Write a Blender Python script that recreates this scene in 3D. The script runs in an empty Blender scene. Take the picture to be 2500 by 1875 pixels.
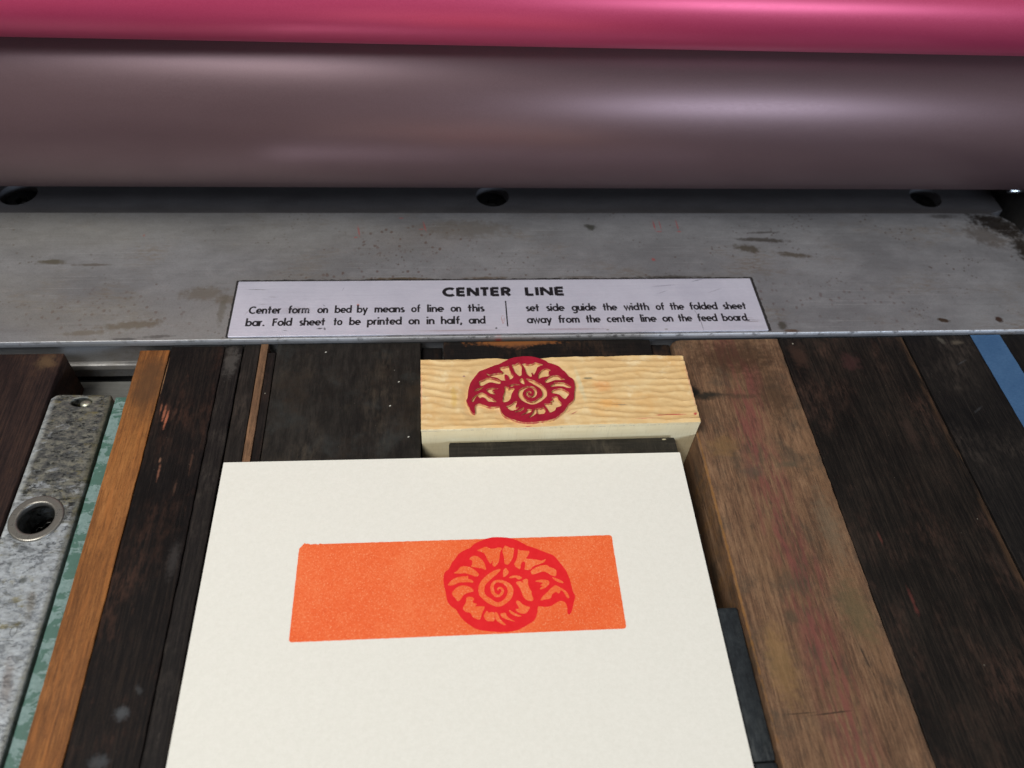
import bpy, bmesh, math, random
from mathutils import Vector, Matrix, noise as mnoise
S = 0.001                                   # the scene is laid out in millimetres; z = 0 is the top of the wooden furniture
scene = bpy.context.scene
COL = scene.collection

# ------------------------------------------------------------------ camera
cam_d = bpy.data.cameras.new("camera")
cam = bpy.data.objects.new("camera", cam_d)
COL.objects.link(cam)
rx = Vector((0.9959777, -0.0690228, 0.05713378))
ux = Vector((0.01781158, 0.77743381, 0.62871251))
fx = Vector((0.08781324, 0.625166, -0.77553614))
m = Matrix((rx, ux, -fx)).transposed().to_4x4()
m.translation = Vector((-17.1036, -160.9146, 188.8994)) * S
cam.matrix_world = m
cam_d.sensor_width = 36.0
cam_d.lens = 36.0 * 1971.43 / 2500.0
cam_d.clip_start = 0.005
cam_d.clip_end = 50.0
cam_d.dof.use_dof = True
cam_d.dof.focus_distance = 0.232
cam_d.dof.aperture_fstop = 15.0
scene.camera = cam

# ------------------------------------------------------------------ light
world = bpy.data.worlds.new("World")
scene.world = world
world.use_nodes = True
bg = world.node_tree.nodes["Background"]
bg.inputs[0].default_value = (0.95, 0.95, 1.0, 1)
bg.inputs[1].default_value = 0.12

def area(name, loc, target, sx, sy, power, col):
    d = bpy.data.lights.new(name, 'AREA')
    d.shape = 'RECTANGLE'; d.size = sx; d.size_y = sy
    d.energy = power; d.color = col
    o = bpy.data.objects.new(name, d); COL.objects.link(o)
    o.location = loc
    o.rotation_euler = (Vector(target) - Vector(loc)).to_track_quat('-Z', 'Y').to_euler()
    return o
# steep shop light up on the left, lamp high behind the photographer, window low behind to the right
area("ceiling_light", (-0.50, -0.30, 1.05), (0, 0, 0), 0.60, 0.40, 8.4, (1.0, 0.965, 0.90))
area("rear_lamp", (-0.55, -0.96, 1.22), (0, 0, 0), 0.85, 0.17, 6.0, (0.84, 0.91, 1.0))
area("shop_window", (1.20, -1.95, 0.40), (0, 0, 0.02), 0.9, 0.24, 18.0, (0.64, 0.78, 1.0))
area("far_tube_lamp", (0.15, 0.40, 1.35), (0, 0, 0), 1.0, 0.15, 0.9, (1.0, 0.97, 0.92))

scene.view_settings.view_transform = 'Standard'
scene.view_settings.look = 'None'
scene.view_settings.exposure = 0.16
scene.view_settings.gamma = 1.0
scene.view_settings.use_curve_mapping = False

# ------------------------------------------------------------------ material kit
def lin(c):
    out = []
    for v in c[:3]:
        v = v / 255.0
        out.append(v / 12.92 if v <= 0.04045 else ((v + 0.055) / 1.055) ** 2.4)
    return (*out, 1.0)

class Mat:
    """small builder: positions are in mm, in the frame given by the object's origin"""
    def __init__(self, name, origin=(0, 0, 0)):
        self.m = bpy.data.materials.new(name)
        self.m.use_nodes = True
        self.nt = self.m.node_tree
        self.b = self.nt.nodes["Principled BSDF"]
        tc = self.nt.nodes.new("ShaderNodeTexCoord")
        mp = self.nt.nodes.new("ShaderNodeMapping")
        mp.inputs['Scale'].default_value = (1000, 1000, 1000)
        mp.inputs['Location'].default_value = origin
        self.nt.links.new(tc.outputs['Object'], mp.inputs['Vector'])
        self.pos = mp.outputs[0]
        self._sep = None
    def node(self, t, **k):
        n = self.nt.nodes.new(t)
        for a, v in k.items(): setattr(n, a, v)
        return n
    def put(self, sock, v):
        if isinstance(v, bpy.types.NodeSocket): self.nt.links.new(v, sock)
        elif isinstance(v, (int, float)) and sock.type == 'RGBA': sock.default_value = (v, v, v, 1)
        else: sock.default_value = v
    def vscale(self, s, off=(0, 0, 0)):
        n = self.node("ShaderNodeMapping")
        self.put(n.inputs['Vector'], self.pos)
        n.inputs['Scale'].default_value = s
        n.inputs['Location'].default_value = off
        return n.outputs[0]
    def noise(self, s=(1, 1, 1), detail=4, rough=.55, off=(0, 0, 0), dist=0.0, color=False):
        if isinstance(s, (int, float)): s = (s, s, s)
        n = self.node("ShaderNodeTexNoise")
        self.put(n.inputs['Vector'], self.vscale(s, off))
        n.inputs['Scale'].default_value = 1.0
        n.inputs['Detail'].default_value = detail
        n.inputs['Roughness'].default_value = rough
        n.inputs['Distortion'].default_value = dist
        return n.outputs['Color' if color else 'Fac']
    def voronoi(self, s, feature='F1', out='Distance', off=(0, 0, 0)):
        if isinstance(s, (int, float)): s = (s, s, s)
        n = self.node("ShaderNodeTexVoronoi"); n.feature = feature
        self.put(n.inputs['Vector'], self.vscale(s, off))
        n.inputs['Scale'].default_value = 1.0
        return n.outputs[out]
    def math(self, op, a, b=0.0, clamp=False):
        n = self.node("ShaderNodeMath", operation=op); n.use_clamp = clamp
        self.put(n.inputs[0], a); self.put(n.inputs[1], b)
        return n.outputs[0]
    def step(self, v, a, b, lo=0.0, hi=1.0):
        n = self.node("ShaderNodeMapRange"); n.interpolation_type = 'SMOOTHSTEP'; n.clamp = True
        self.put(n.inputs['Value'], v)
        if a > b: a, b, lo, hi = b, a, hi, lo
        n.inputs['From Min'].default_value = a; n.inputs['From Max'].default_value = b
        n.inputs['To Min'].default_value = lo; n.inputs['To Max'].default_value = hi
        return n.outputs['Result']
    def mix(self, f, a, b, mode='MIX'):
        n = self.node("ShaderNodeMixRGB", blend_type=mode)
        self.put(n.inputs[0], f); self.put(n.inputs[1], a); self.put(n.inputs[2], b)
        return n.outputs[0]
    def ramp(self, f, stops):
        n = self.node("ShaderNodeValToRGB")
        self.put(n.inputs[0], f)
        e = n.color_ramp.elements
        while len(e) < len(stops): e.new(0.5)
        for i, (p, c) in enumerate(stops):
            e[i].position = p; e[i].color = lin(c)
        return n.outputs[0]
    def xyz(self):
        if self._sep is None:
            n = self.node("ShaderNodeSeparateXYZ"); self.put(n.inputs[0], self.pos); self._sep = n.outputs
        return self._sep
    def spot(self, x, y, rx, ry, rot=0.0, soft=0.5, rag=0.5, ragscale=0.6):
        """ragged elliptical mark at (x, y) mm"""
        X, Y, _ = self.xyz()
        dx = self.math('SUBTRACT', X, x); dy = self.math('SUBTRACT', Y, y)
        c, s = math.cos(rot), math.sin(rot)
        u = self.math('ADD', self.math('MULTIPLY', dx, c / rx), self.math('MULTIPLY', dy, s / rx))
        v = self.math('ADD', self.math('MULTIPLY', dx, -s / ry), self.math('MULTIPLY', dy, c / ry))
        r = self.math('SQRT', self.math('ADD', self.math('MULTIPLY', u, u), self.math('MULTIPLY', v, v)))
        if rag:
            nz = self.noise(ragscale, 5, .65, off=(x * .37 + 5, y * .53, 3))
            r = self.math('ADD', r, self.math('MULTIPLY', self.math('SUBTRACT', nz, 0.5), rag * 2.4))
        return self.step(r, 1.0, 1.0 - soft)
    def mul(self, a, b): return self.math('MULTIPLY', a, b)
    def add(self, a, b): return self.math('ADD', a, b)
    def bump(self, h, strength=0.3, dist=0.1, normal=None):
        n = self.node("ShaderNodeBump")
        n.inputs['Strength'].default_value = strength
        n.inputs['Distance'].default_value = dist * S
        self.put(n.inputs['Height'], h)
        if normal is not None: self.put(n.inputs['Normal'], normal)
        return n.outputs[0]
    def done(self, color, rough=0.5, metal=0.0, normal=None, spec=0.5):
        self.put(self.b.inputs['Base Color'], color)
        self.put(self.b.inputs['Roughness'], rough)
        self.put(self.b.inputs['Metallic'], metal)
        self.put(self.b.inputs['Specular IOR Level'], spec)
        if normal is not None: self.put(self.b.inputs['Normal'], normal)
        return self.m

# ------------------------------------------------------------------ mesh kit
def link(o, parent=None):
    COL.objects.link(o)
    if parent is not None: o.parent = parent
    return o
def tag(o, label=None, cat=None, group=None, kind=None):
    if label: o['label'] = label
    if cat: o['category'] = cat
    if group: o['group'] = group
    if kind: o['kind'] = kind
    return o
def empty(name, loc):
    o = bpy.data.objects.new(name, None); link(o)
    o.empty_display_size = 0.01
    o.location = Vector(loc) * S
    return o
def from_bm(name, bm, mats, parent=None, loc=(0, 0, 0), smooth=40):
    """bm coordinates in mm relative to loc (loc in mm relative to the parent)"""
    bmesh.ops.scale(bm, vec=(S, S, S), verts=bm.verts)
    bmesh.ops.recalc_face_normals(bm, faces=bm.faces)
    me = bpy.data.meshes.new(name); bm.to_mesh(me); bm.free()
    for mt in (mats if isinstance(mats, (list, tuple)) else [mats]): me.materials.append(mt)
    if smooth:
        me.shade_smooth(); me.set_sharp_from_angle(angle=math.radians(smooth))
    o = bpy.data.objects.new(name, me)
    o.location = Vector(loc) * S
    return link(o, parent)
def nz(*a): return mnoise.noise(Vector(a))

def board_bm(x0, x1, y0, y1, z0, z1, bev=0.35, jit=0.10, seed=0.0, n=70, endbev=0.3, chip=None):
    """a wooden or metal bar along Y with eased, slightly worn edges"""
    bm = bmesh.new(); rings = []
    ys = []
    for i in range(n + 1): ys.append(y0 + (y1 - y0) * i / n)
    ys = [y0, y0 + endbev * .3] + [y for y in ys if y0 + endbev < y < y1 - endbev] + [y1 - endbev, y1 - endbev * .3, y1]
    for k, y in enumerate(ys):
        sh = 0.0
        if k in (0, len(ys) - 1): sh = endbev * .7
        elif k in (1, len(ys) - 2): sh = endbev * .2
        jl = jit * (nz(y * .35, seed, 1.3) + .6 * nz(y * 1.7, seed, 7.1))
        jr = jit * (nz(y * .35, seed, 21.3) + .6 * nz(y * 1.7, seed, 27.1))
        jz = jit * .4 * nz(y * .2, seed, 41.0)
        bl = bev * (1 + .5 * nz(y * .6, seed, 55.)); br = bev * (1 + .5 * nz(y * .6, seed, 65.))
        if chip: 
            cl, crr = chip(y); bl += cl; br += crr
        a, b, c = x0 + jl + sh, x1 + jr - sh, z1 + jz - sh
        pts = [(a, z0)]
        for t in (0, 30, 60, 90):
            t = math.radians(t); pts.append((a + bl * (1 - math.cos(t)), c - bl * (1 - math.sin(t))))
        for t in (90, 60, 30, 0):
            t = math.radians(t); pts.append((b - br * (1 - math.cos(t)), c - br * (1 - math.sin(t))))
        pts.append((b, z0))
        rings.append([bm.verts.new((px, y, pz)) for px, pz in pts])
    for r0, r1 in zip(rings, rings[1:]):
        q = len(r0)
        for i in range(q):
            bm.faces.new((r0[i], r0[(i + 1) % q], r1[(i + 1) % q], r1[i]))
    bm.faces.new(rings[0]); bm.faces.new(rings[-1][::-1])
    return bm

def curve_solid(name, outer, holes, z0, z1, mats, parent=None, loc=(0, 0, 0), bevel=0.0, smooth=40, bres=2):
    """flat outline with holes, extruded from z0 to z1 (mm)"""
    cu = bpy.data.curves.new(name, 'CURVE'); cu.dimensions = '2D'; cu.fill_mode = 'BOTH'
    for poly in [outer] + list(holes):
        sp = cu.splines.new('POLY'); sp.points.add(len(poly) - 1)
        for p, (x, y) in zip(sp.points, poly): p.co = (x * S, y * S, 0, 1)
        sp.use_cyclic_u = True
    h = (z1 - z0) / 2
    cu.extrude = max(0.0, (h - bevel)) * S
    cu.bevel_depth = bevel * S; cu.bevel_resolution = bres; cu.offset = -bevel * S
    tmp = bpy.data.objects.new(name + "_tmp", cu); COL.objects.link(tmp)
    dg = bpy.context.evaluated_depsgraph_get()
    me = bpy.data.meshes.new_from_object(tmp.evaluated_get(dg))
    COL.objects.unlink(tmp); bpy.data.objects.remove(tmp); bpy.data.curves.remove(cu)
    for v in me.vertices: v.co.z += (z0 + z1) / 2 * S
    me.name = name; me.materials.clear()
    for mt in (mats if isinstance(mats, (list, tuple)) else [mats]): me.materials.append(mt)
    if len(me.materials) > 1:
        for p in me.polygons: p.material_index = 0 if p.normal.z > .7 else 1
    if smooth:
        me.shade_smooth(); me.set_sharp_from_angle(angle=math.radians(smooth))
    o = bpy.data.objects.new(name, me); o.location = Vector(loc) * S
    return link(o, parent)
def circle(cx, cy, r, n=48): return [(cx + r * math.cos(2 * math.pi * i / n), cy + r * math.sin(2 * math.pi * i / n)) for i in range(n)]
def smooth_loop(pts, n=4, wob=0.0, seed=0.0):
    out = []; k = len(pts)
    for i in range(k):
        a, b, c, d = pts[i - 1], pts[i], pts[(i + 1) % k], pts[(i + 2) % k]
        for j in range(n):
            t = j / n
            q = [0.5 * (2 * b[e] + (c[e] - a[e]) * t + (2 * a[e] - 5 * b[e] + 4 * c[e] - d[e]) * t * t + (3 * b[e] - a[e] - 3 * c[e] + d[e]) * t ** 3) for e in (0, 1)]
            if wob:
                q[0] += wob * nz(q[0] * 2.1, q[1] * 2.1, seed); q[1] += wob * nz(q[0] * 2.1, q[1] * 2.1, seed + 9)
            out.append(tuple(q))
    return out
def rough_rect(x0, y0, x1, y1, r=0.3, wob=0.05, step=0.8, seed=0.0):
    pts = []
    for cx, cy, a0 in ((x1 - r, y1 - r, 0), (x0 + r, y1 - r, 90), (x0 + r, y0 + r, 180), (x1 - r, y0 + r, 270)):
        for k in range(5):
            a = math.radians(a0 + 22.5 * k); pts.append((cx + r * math.cos(a), cy + r * math.sin(a)))
    out = []
    for (ax, ay), (bx, by) in zip(pts, pts[1:] + pts[:1]):
        n = max(1, int(math.hypot(bx - ax, by - ay) / step))
        for j in range(n):
            x, y = ax + (bx - ax) * j / n, ay + (by - ay) * j / n
            out.append((x + wob * nz(x * .9, y * .9, seed), y + wob * nz(x * .9, y * .9, seed + 5)))
    return out
def cyl_x_bm(x0, x1, r, n=160, bev=1.0):
    bm = bmesh.new(); rings = []
    for x, rr in ((x0, r - bev), (x0 + bev * .3, r - bev * .3), (x0 + bev, r), (x1 - bev, r), (x1 - bev * .3, r - bev * .3), (x1, r - bev)):
        rings.append([bm.verts.new((x, rr * math.cos(2 * math.pi * i / n), rr * math.sin(2 * math.pi * i / n))) for i in range(n)])
    for a, b in zip(rings, rings[1:]):
        for i in range(n): bm.faces.new((a[i], a[(i + 1) % n], b[(i + 1) % n], b[i]))
    bm.faces.new(rings[0]); bm.faces.new(rings[-1][::-1])
    return bm
# ------------------------------------------------------------------ materials
def wood_mat(name, cols, grain=(1.6, .05, 1.6), origin=(0, 0, 0), wear=0.5, wearcol=(92, 66, 48), rough=(.45, .7), spec=.14,
             specks=True, blotch=.05, extra=None, seed=0.0, bumpk=.25, bloom=.26):
    M = Mat(name, origin)
    g = M.noise(grain, 6, .65, off=(seed, seed, 0), dist=.25)
    f = M.noise((5.0, .35, 5.0), 4, .6, off=(seed + 4, 2, 1))
    b = M.noise((blotch, blotch * .5, blotch), 5, .62, off=(seed + 9, seed, 2))
    t = M.add(M.mul(g, .45), M.add(M.mul(f, .25), M.mul(b, .3)))
    col = M.ramp(M.step(t, .37, .63), [(0, cols[0]), (.5, cols[1]), (1, cols[2])])
    # worn fibres where the finish has rubbed off, running with the grain
    w = M.noise((.55, .11, .5), 7, .72, off=(seed + 20, 3, seed))
    wm = M.mul(M.step(w, .60, .72), M.step(M.noise(.045, 3, .5, off=(seed, 31, 4)), .42, .62))
    col = M.mix(M.mul(wm, wear), col, lin(wearcol))
    # fine grime
    gr = M.noise(2.4, 4, .7, off=(seed, 7, 7))
    col = M.mix(M.step(gr, .45, .75, 0, .35), col, lin(tuple(c * .55 for c in cols[0])))
    fb = M.noise((2.2, .22, 2.2), 6, .78, off=(seed + 70, 5, 1))
    col = M.mix(M.step(fb, .50, .68, 0, .38), col, lin(tuple(c * .5 for c in cols[0])))
    col = M.mix(M.step(fb, .46, .34, 0, .16), col, lin(tuple(min(255, c * 1.3) for c in cols[2])))
    # long hairline scratches
    sc = M.noise((2.6, .02, 1), 2, .5, off=(seed + 50, 0, 0))
    col = M.mix(M.mul(M.step(sc, .70, .76), .35), col, lin(wearcol))
    bl = M.mul(M.step(M.noise((.05, .035, .05), 5, .65, off=(seed + 33, 2, 6)), .46, .68), M.step(M.noise((.7, .16, .5), 6, .75, off=(seed + 3, 44, 6)), .40, .62))
    col = M.mix(M.mul(bl, bloom), col, lin(tuple(min(255, c * 1.35) for c in wearcol)))
    if extra: col = extra(M, col)
    if specks:
        d = M.voronoi((.11, .085, .1), off=(seed * 3, seed, .3)); 
        sel = M.step(M.noise(.07, 2, .5, off=(seed, 80, 2)), .50, .56)
        col = M.mix(M.mul(M.step(d, .030, .016), sel), col, lin((170, 166, 150)))
        d2 = M.voronoi((.28, .22, .1), off=(seed * 2 + 3, 1, .3))
        col = M.mix(M.step(d2, .030, .018, 0, .45), col, lin((120, 112, 98)))
    r = M.step(M.add(M.mul(b, .6), M.mul(gr, .4)), .35, .65, rough[0], rough[1])
    h = M.add(M.mul(f, .6), M.add(M.mul(w, .8), M.mul(gr, .5)))
    return M.done(col, r, 0, M.bump(h, bumpk, .25), spec)

DARK = [(26, 23, 22), (38, 33, 31), (52, 45, 40)]

def bar_metal():
    M = Mat('worn_grey_steel')
    n1 = M.noise((.02, .035, .03), 5, .6)
    n2 = M.noise((.16, .3, .2), 6, .7, off=(3, 1, 0))
    col = M.ramp(M.step(M.add(M.mul(n1, .75), M.mul(n2, .25)), .36, .64), [(0, (117, 117, 119)), (.5, (129, 129, 131)), (1, (140, 140, 142))])
    # brown handling grime in drifting patches
    g = M.mul(M.step(M.noise((.03, .06, .05), 6, .68, off=(9, 4, 0)), .50, .72), M.step(M.noise((.3, .9, .5), 5, .7), .38, .62))
    col = M.mix(M.mul(g, .62), col, lin((106, 90, 72)))
    # pepper of rust specks
    v = M.voronoi(.55, off=(2, 3, 0)); vs = M.step(M.noise((.04, .06, .05), 3, .6, off=(5, 8, 0)), .50, .66)
    vr = M.noise(.9, 2, .5, off=(1, 5, 2))
    sp = M.step(M.math('SUBTRACT', v, M.mul(vr, .36)), .06, -.02)
    col = M.mix(M.mul(M.mul(sp, vs), .75), col, lin((70, 52, 38)))
    v2 = M.voronoi(.23, off=(7, 1, 0)); vs2 = M.step(M.noise(.06, 3, .6, off=(15, 2, 0)), .5, .62)
    col = M.mix(M.mul(M.mul(M.step(v2, .13, .05), vs2), .7), col, lin((82, 58, 40)))
    v3 = M.voronoi((.42, .34, .4), off=(17, 3, 0)); z3 = M.noise(1.1, 3, .6, off=(3, 3, 3))
    m3 = M.add(M.spot(-26, 56, 40, 13, 0, .9, .5, .08), M.add(M.mul(M.spot(-30, 38, 60, 6, 0, .9, .5, .1), .8), M.add(M.mul(M.spot(-120, 20, 50, 14, 0, .9, .6, .06), .7), M.mul(M.spot(110, 22, 60, 16, 0, .9, .6, .06), .5))))
    col = M.mix(M.mul(M.step(M.math('SUBTRACT', v3, M.mul(z3, .34)), .10, -.01), M.mul(m3, .9)), col, lin((80, 50, 38)))
    tint = M.mul(M.spot(-24, 55, 36, 11, 0, .9, .6, .1), .18)
    col = M.mix(tint, col, lin((116, 96, 84)))
    marks = [  # x, y, rx, ry, rot, colour, strength
        (37, 61, 2.6, 2.1, 0, (84, 84, 78), .85), (98, 54, 13, 1.4, -.08, (88, 82, 76), .8), (92, 49.5, 6, 2.6, -.2, (92, 82, 66), .75),
        (108, 46, 8, 1.6, -.15, (96, 84, 66), .7), (100, 58, 7, .8, .03, (92, 88, 84), .7),
        (-111, 15.5, 13, 2.3, .1, (108, 92, 74), .8), (-124, 12.5, 9, 1.4, .05, (112, 96, 72), .6),
        (-142, 44, 6, 1.5, 0, (92, 82, 58), .75), (-129, 42.6, 7, .8, 0, (98, 84, 70), .6), (-166, 40, 4, 1.4, -.4, (112, 90, 52), .8),
        (-92, 29, 9, 4, 0, (116, 104, 88), .6), (-84, 26, 5, 2.4, 0, (112, 98, 80), .6),
        (-112, 9.8, 5.4, .75, 0, (44, 52, 72), .9), (-103, 10.6, 6, .8, .05, (58, 62, 70), .7),
        (-85, 22, 1.6, 8, .0, (92, 86, 70), .55), (-30, 35.1, 14, .9, .0, (104, 82, 48), .75), (-2, 35.3, 9, .8, 0, (104, 80, 48), .6),
        (30, 35.4, 10, .7, 0, (96, 80, 56), .5), (62, 35.2, 16, .8, 0, (66, 60, 46), .6), (94, 12, 2, 2.4, 0, (76, 70, 54), .7),
        (97, 9.9, 3, .9, 0, (104, 76, 52), .8), (150, 13.6, 2.6, 1.1, -.3, (72, 54, 36), .9), (169.5, 13.6, 1.7, 1.9, 0, (70, 44, 30), .9),
        (190, 12, 2, 2, 0, (72, 58, 44), .8), (192, 62, 15, 7, -.6, (40, 33, 27), .92), (197, 46, 6, 14, .2, (46, 38, 29), .9), (184, 56, 10, 7, -.6, (84, 70, 54), .5), (172, 67, 7, 1.6, 0, (62, 56, 50), .5),
        (-8, 60, 22, 6, 0, (122, 112, 100), .45), (-152, 73, 10, 4, 0, (52, 50, 40), .8), (-141, 75.5, 8, 4, .1, (48, 46, 36), .8)]
    for x, y, a, b, r, c, k in marks:
        col = M.mix(M.mul(M.spot(x, y, a, b, r, .6, .75, .45), min(1.0, k * 1.15)), col, lin(tuple(v * .82 for v in c)))
    # faint red pencil ticks near the back edge
    for x, y, a, b, r in ((-44.5, 59, .45, 4.2, .16), (-45.3, 55.8, .9, .5, .2), (-21.8, 61.5, .4, 4.0, .2), (-23, 60, 1.2, .4, .1), (-30, 66, 1.2, .5, 0), (60.5, 62, .4, 4.2, 0), (62.7, 62, .3, 4.2, 0), (61.6, 58.6, 1.5, .4, 0), (69, 62, .4, 4, 0), (69, 58.6, 1.2, .4, 0), (-116, 57, .5, 1, 0), (57, 44, 1, 1.1, 0), (1.2, 8.9, 1.6, .8, 0)):
        col = M.mix(M.mul(M.spot(x, y, a, b, r, .9, .45, 1.2), .8), col, lin((172, 66, 62)))
    hs = M.noise((.02, 2.4, 1), 3, .6, off=(44, 0, 0)); hm = M.noise((.05, .12, .1), 4, .6, off=(2, 50, 0))
    col = M.mix(M.mul(M.step(hs, .60, .70), M.step(hm, .42, .6, .1, .5)), col, lin((172, 170, 170)))
    col = M.mix(M.mul(M.step(hs, .40, .32), M.step(hm, .42, .6, .5, .1)), col, lin((92, 88, 84)))
    w = M.noise((.012, .02, .02), 3, .5, off=(61, 3, 0))
    col = M.mix(M.mul(M.step(M.xyz()[0], 60, -150), M.step(w, .38, .6, .1, .4)), col, lin((146, 141, 128)))
    gr = M.noise(3.2, 4, .75); br = M.noise((.15, 4.0, 1), 3, .6)
    col = M.mix(M.step(gr, .44, .70, 0, .38), col, lin((84, 81, 80)))
    X, Y, Z = M.xyz()
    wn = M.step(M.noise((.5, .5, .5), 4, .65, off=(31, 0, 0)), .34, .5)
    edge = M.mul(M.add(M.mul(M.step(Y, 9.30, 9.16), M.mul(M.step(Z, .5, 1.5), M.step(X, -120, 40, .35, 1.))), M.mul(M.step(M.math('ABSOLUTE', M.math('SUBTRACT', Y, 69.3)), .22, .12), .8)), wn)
    col = M.mix(M.mul(edge, .8), col, lin((212, 214, 218)))  # highlight caught by the bar edges, painted as pale worn steel
    r = M.step(M.add(n2, M.mul(g, .5)), .4, .8, .40, .62)
    r = M.math('SUBTRACT', r, M.mul(edge, .15))
    return M.done(col, r, .2, M.bump(M.add(M.mul(gr, .4), M.add(M.mul(br, .3), M.mul(n2, .5))), .18, .12), .5)

def simple_metal(name, c, rough=.4, metal=.8, nscale=.5, amt=.3, dirt=(40, 36, 30)):
    M = Mat(name)
    n = M.noise(nscale, 5, .65)
    col = M.mix(M.step(n, .4, .7, 0, amt), lin(c), lin(dirt))
    return M.done(col, M.step(n, .3, .7, rough * .8, rough * 1.3), metal, M.bump(n, .15, .1))

# ------------------------------------------------------------------ setting: the bed of the press
M = Mat('press_bed_steel')
n1 = M.noise((.1, .1, .1), 5, .6); n2 = M.noise((.05, 1.4, 1.), 3, .6)
col = M.ramp(M.add(M.mul(n1, .6), M.mul(n2, .4)), [(.3, (92, 92, 88)), (.7, (140, 139, 134))])
bed_mat = M.done(col, .45, .3, M.bump(n2, .15, .1))
bm = bmesh.new()
for v in ((-330, -260), (330, -260), (330, 8.9), (-330, 8.9)): bm.verts.new((v[0], v[1], -17.0))
bm.faces.new(bm.verts)
g = bmesh.ops.extrude_face_region(bm, geom=bm.faces[:])
bmesh.ops.translate(bm, vec=(0, 0, -12), verts=[v for v in g['geom'] if isinstance(v, bmesh.types.BMVert)])
bm.faces.ensure_lookup_table()
tag(from_bm('press_bed', bm, bed_mat), kind='structure')

# dark casting under and behind the steel bar
M = Mat('press_casting')
casting_mat = M.done(M.ramp(M.noise(.12, 4, .6), [(.3, (20, 20, 20)), (.7, (40, 38, 36))]), .6, 0, M.bump(M.noise(.8, 4, .6), .2, .3))
bm = bmesh.new()
bmesh.ops.create_cube(bm, size=1.0)
bmesh.ops.scale(bm, vec=(700, 230, 8), verts=bm.verts); bmesh.ops.translate(bm, vec=(0, 128, -25.1), verts=bm.verts)
tag(from_bm('press_frame', bm, casting_mat), kind='structure')

# ------------------------------------------------------------------ the steel bar with its instruction plate
steel = bar_metal()
bar = tag(empty('steel_bar', (4.2, 38, -17)), 'long worn grey steel bar below the rollers, carrying the engraved instruction plate', 'press bar')
BL = (-4.2, -38, 17)     # back to world coordinates
def bar_outline(y0, y1, xr):
    pts = [(-230, y0)]
    n = 120
    for i in range(n + 1):
        x = -228 + (xr - 4 + 228) * i / n
        pts.append((x, y0 + .10 * nz(x * .11, 3.3, 0) + .05 * nz(x * .7, 1.3, 0)))
    return pts
rear = [(190.5, 9.2), (191.2, 14), (193, 29), (198, 43), (200, 54), (199, 63), (195, 67.5), (188, 69.0), (170, 69.0), (-230, 69.0)]
outline = bar_outline(9.0, 0, 188) + rear
curve_solid('bar_top', outline, [], -.4, 2.0, steel, bar, BL, bevel=.28, bres=2)
# upright face under the bar: recessed web, ledge and foot
bm = bmesh.new()
prof = [(10.6, -.42), (10.6, -9.0), (9.5, -9.05), (9.1, -9.35), (9.02, -9.9), (9.1, -11.2), (9.6, -11.6), (11.2, -11.9), (11.2, -17.0), (68, -17.0), (68, -.42)]
ra = [bm.verts.new((-230, y, z)) for y, z in prof]; rb_ = [bm.verts.new((182, y, z)) for y, z in prof]
for i in range(len(prof)): bm.faces.new((ra[i], ra[(i + 1) % len(prof)], rb_[(i + 1) % len(prof)], rb_[i]))
bm.faces.new(ra[::-1]); bm.faces.new(rb_)
from_bm('bar_web', bm, steel, bar, BL)
M = Mat('shaded_dark_steel')
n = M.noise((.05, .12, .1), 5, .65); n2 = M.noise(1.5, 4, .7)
shaded_steel = M.done(M.ramp(M.add(M.mul(n, .7), M.mul(n2, .3)), [(.3, (78, 76, 77)), (.7, (102, 100, 101))]), .5, .2, M.bump(n2, .15, .1))  # bar steel with the roller's shade put into its colour
# rear strip behind the step, with counterbored bolt holes
holes = [circle(3.1, 79.6, 6.0), circle(171, 79.6, 6.0), circle(-163.6, 80.2, 6.2)]
curve_solid('rear_strip', [(-230, 69.15), (192, 69.15), (199, 72), (199.5, 118), (-230, 118)], holes, -4, 1.2, shaded_steel, bar, BL, bevel=.2)
hole_mat = simple_metal('blackened_bolt', (26, 25, 24), .5, .4)
for hx, hy, hr in ((3.1, 79.6, 5.2), (171, 79.6, 5.2), (-163.6, 80.2, 5.2)):
    hexa = circle(hx, hy, 2.2, 6)
    curve_solid('socket_bolt', circle(hx, hy, hr), [hexa], -3.9, -1.6, hole_mat, bar, BL, bevel=.2)

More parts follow.
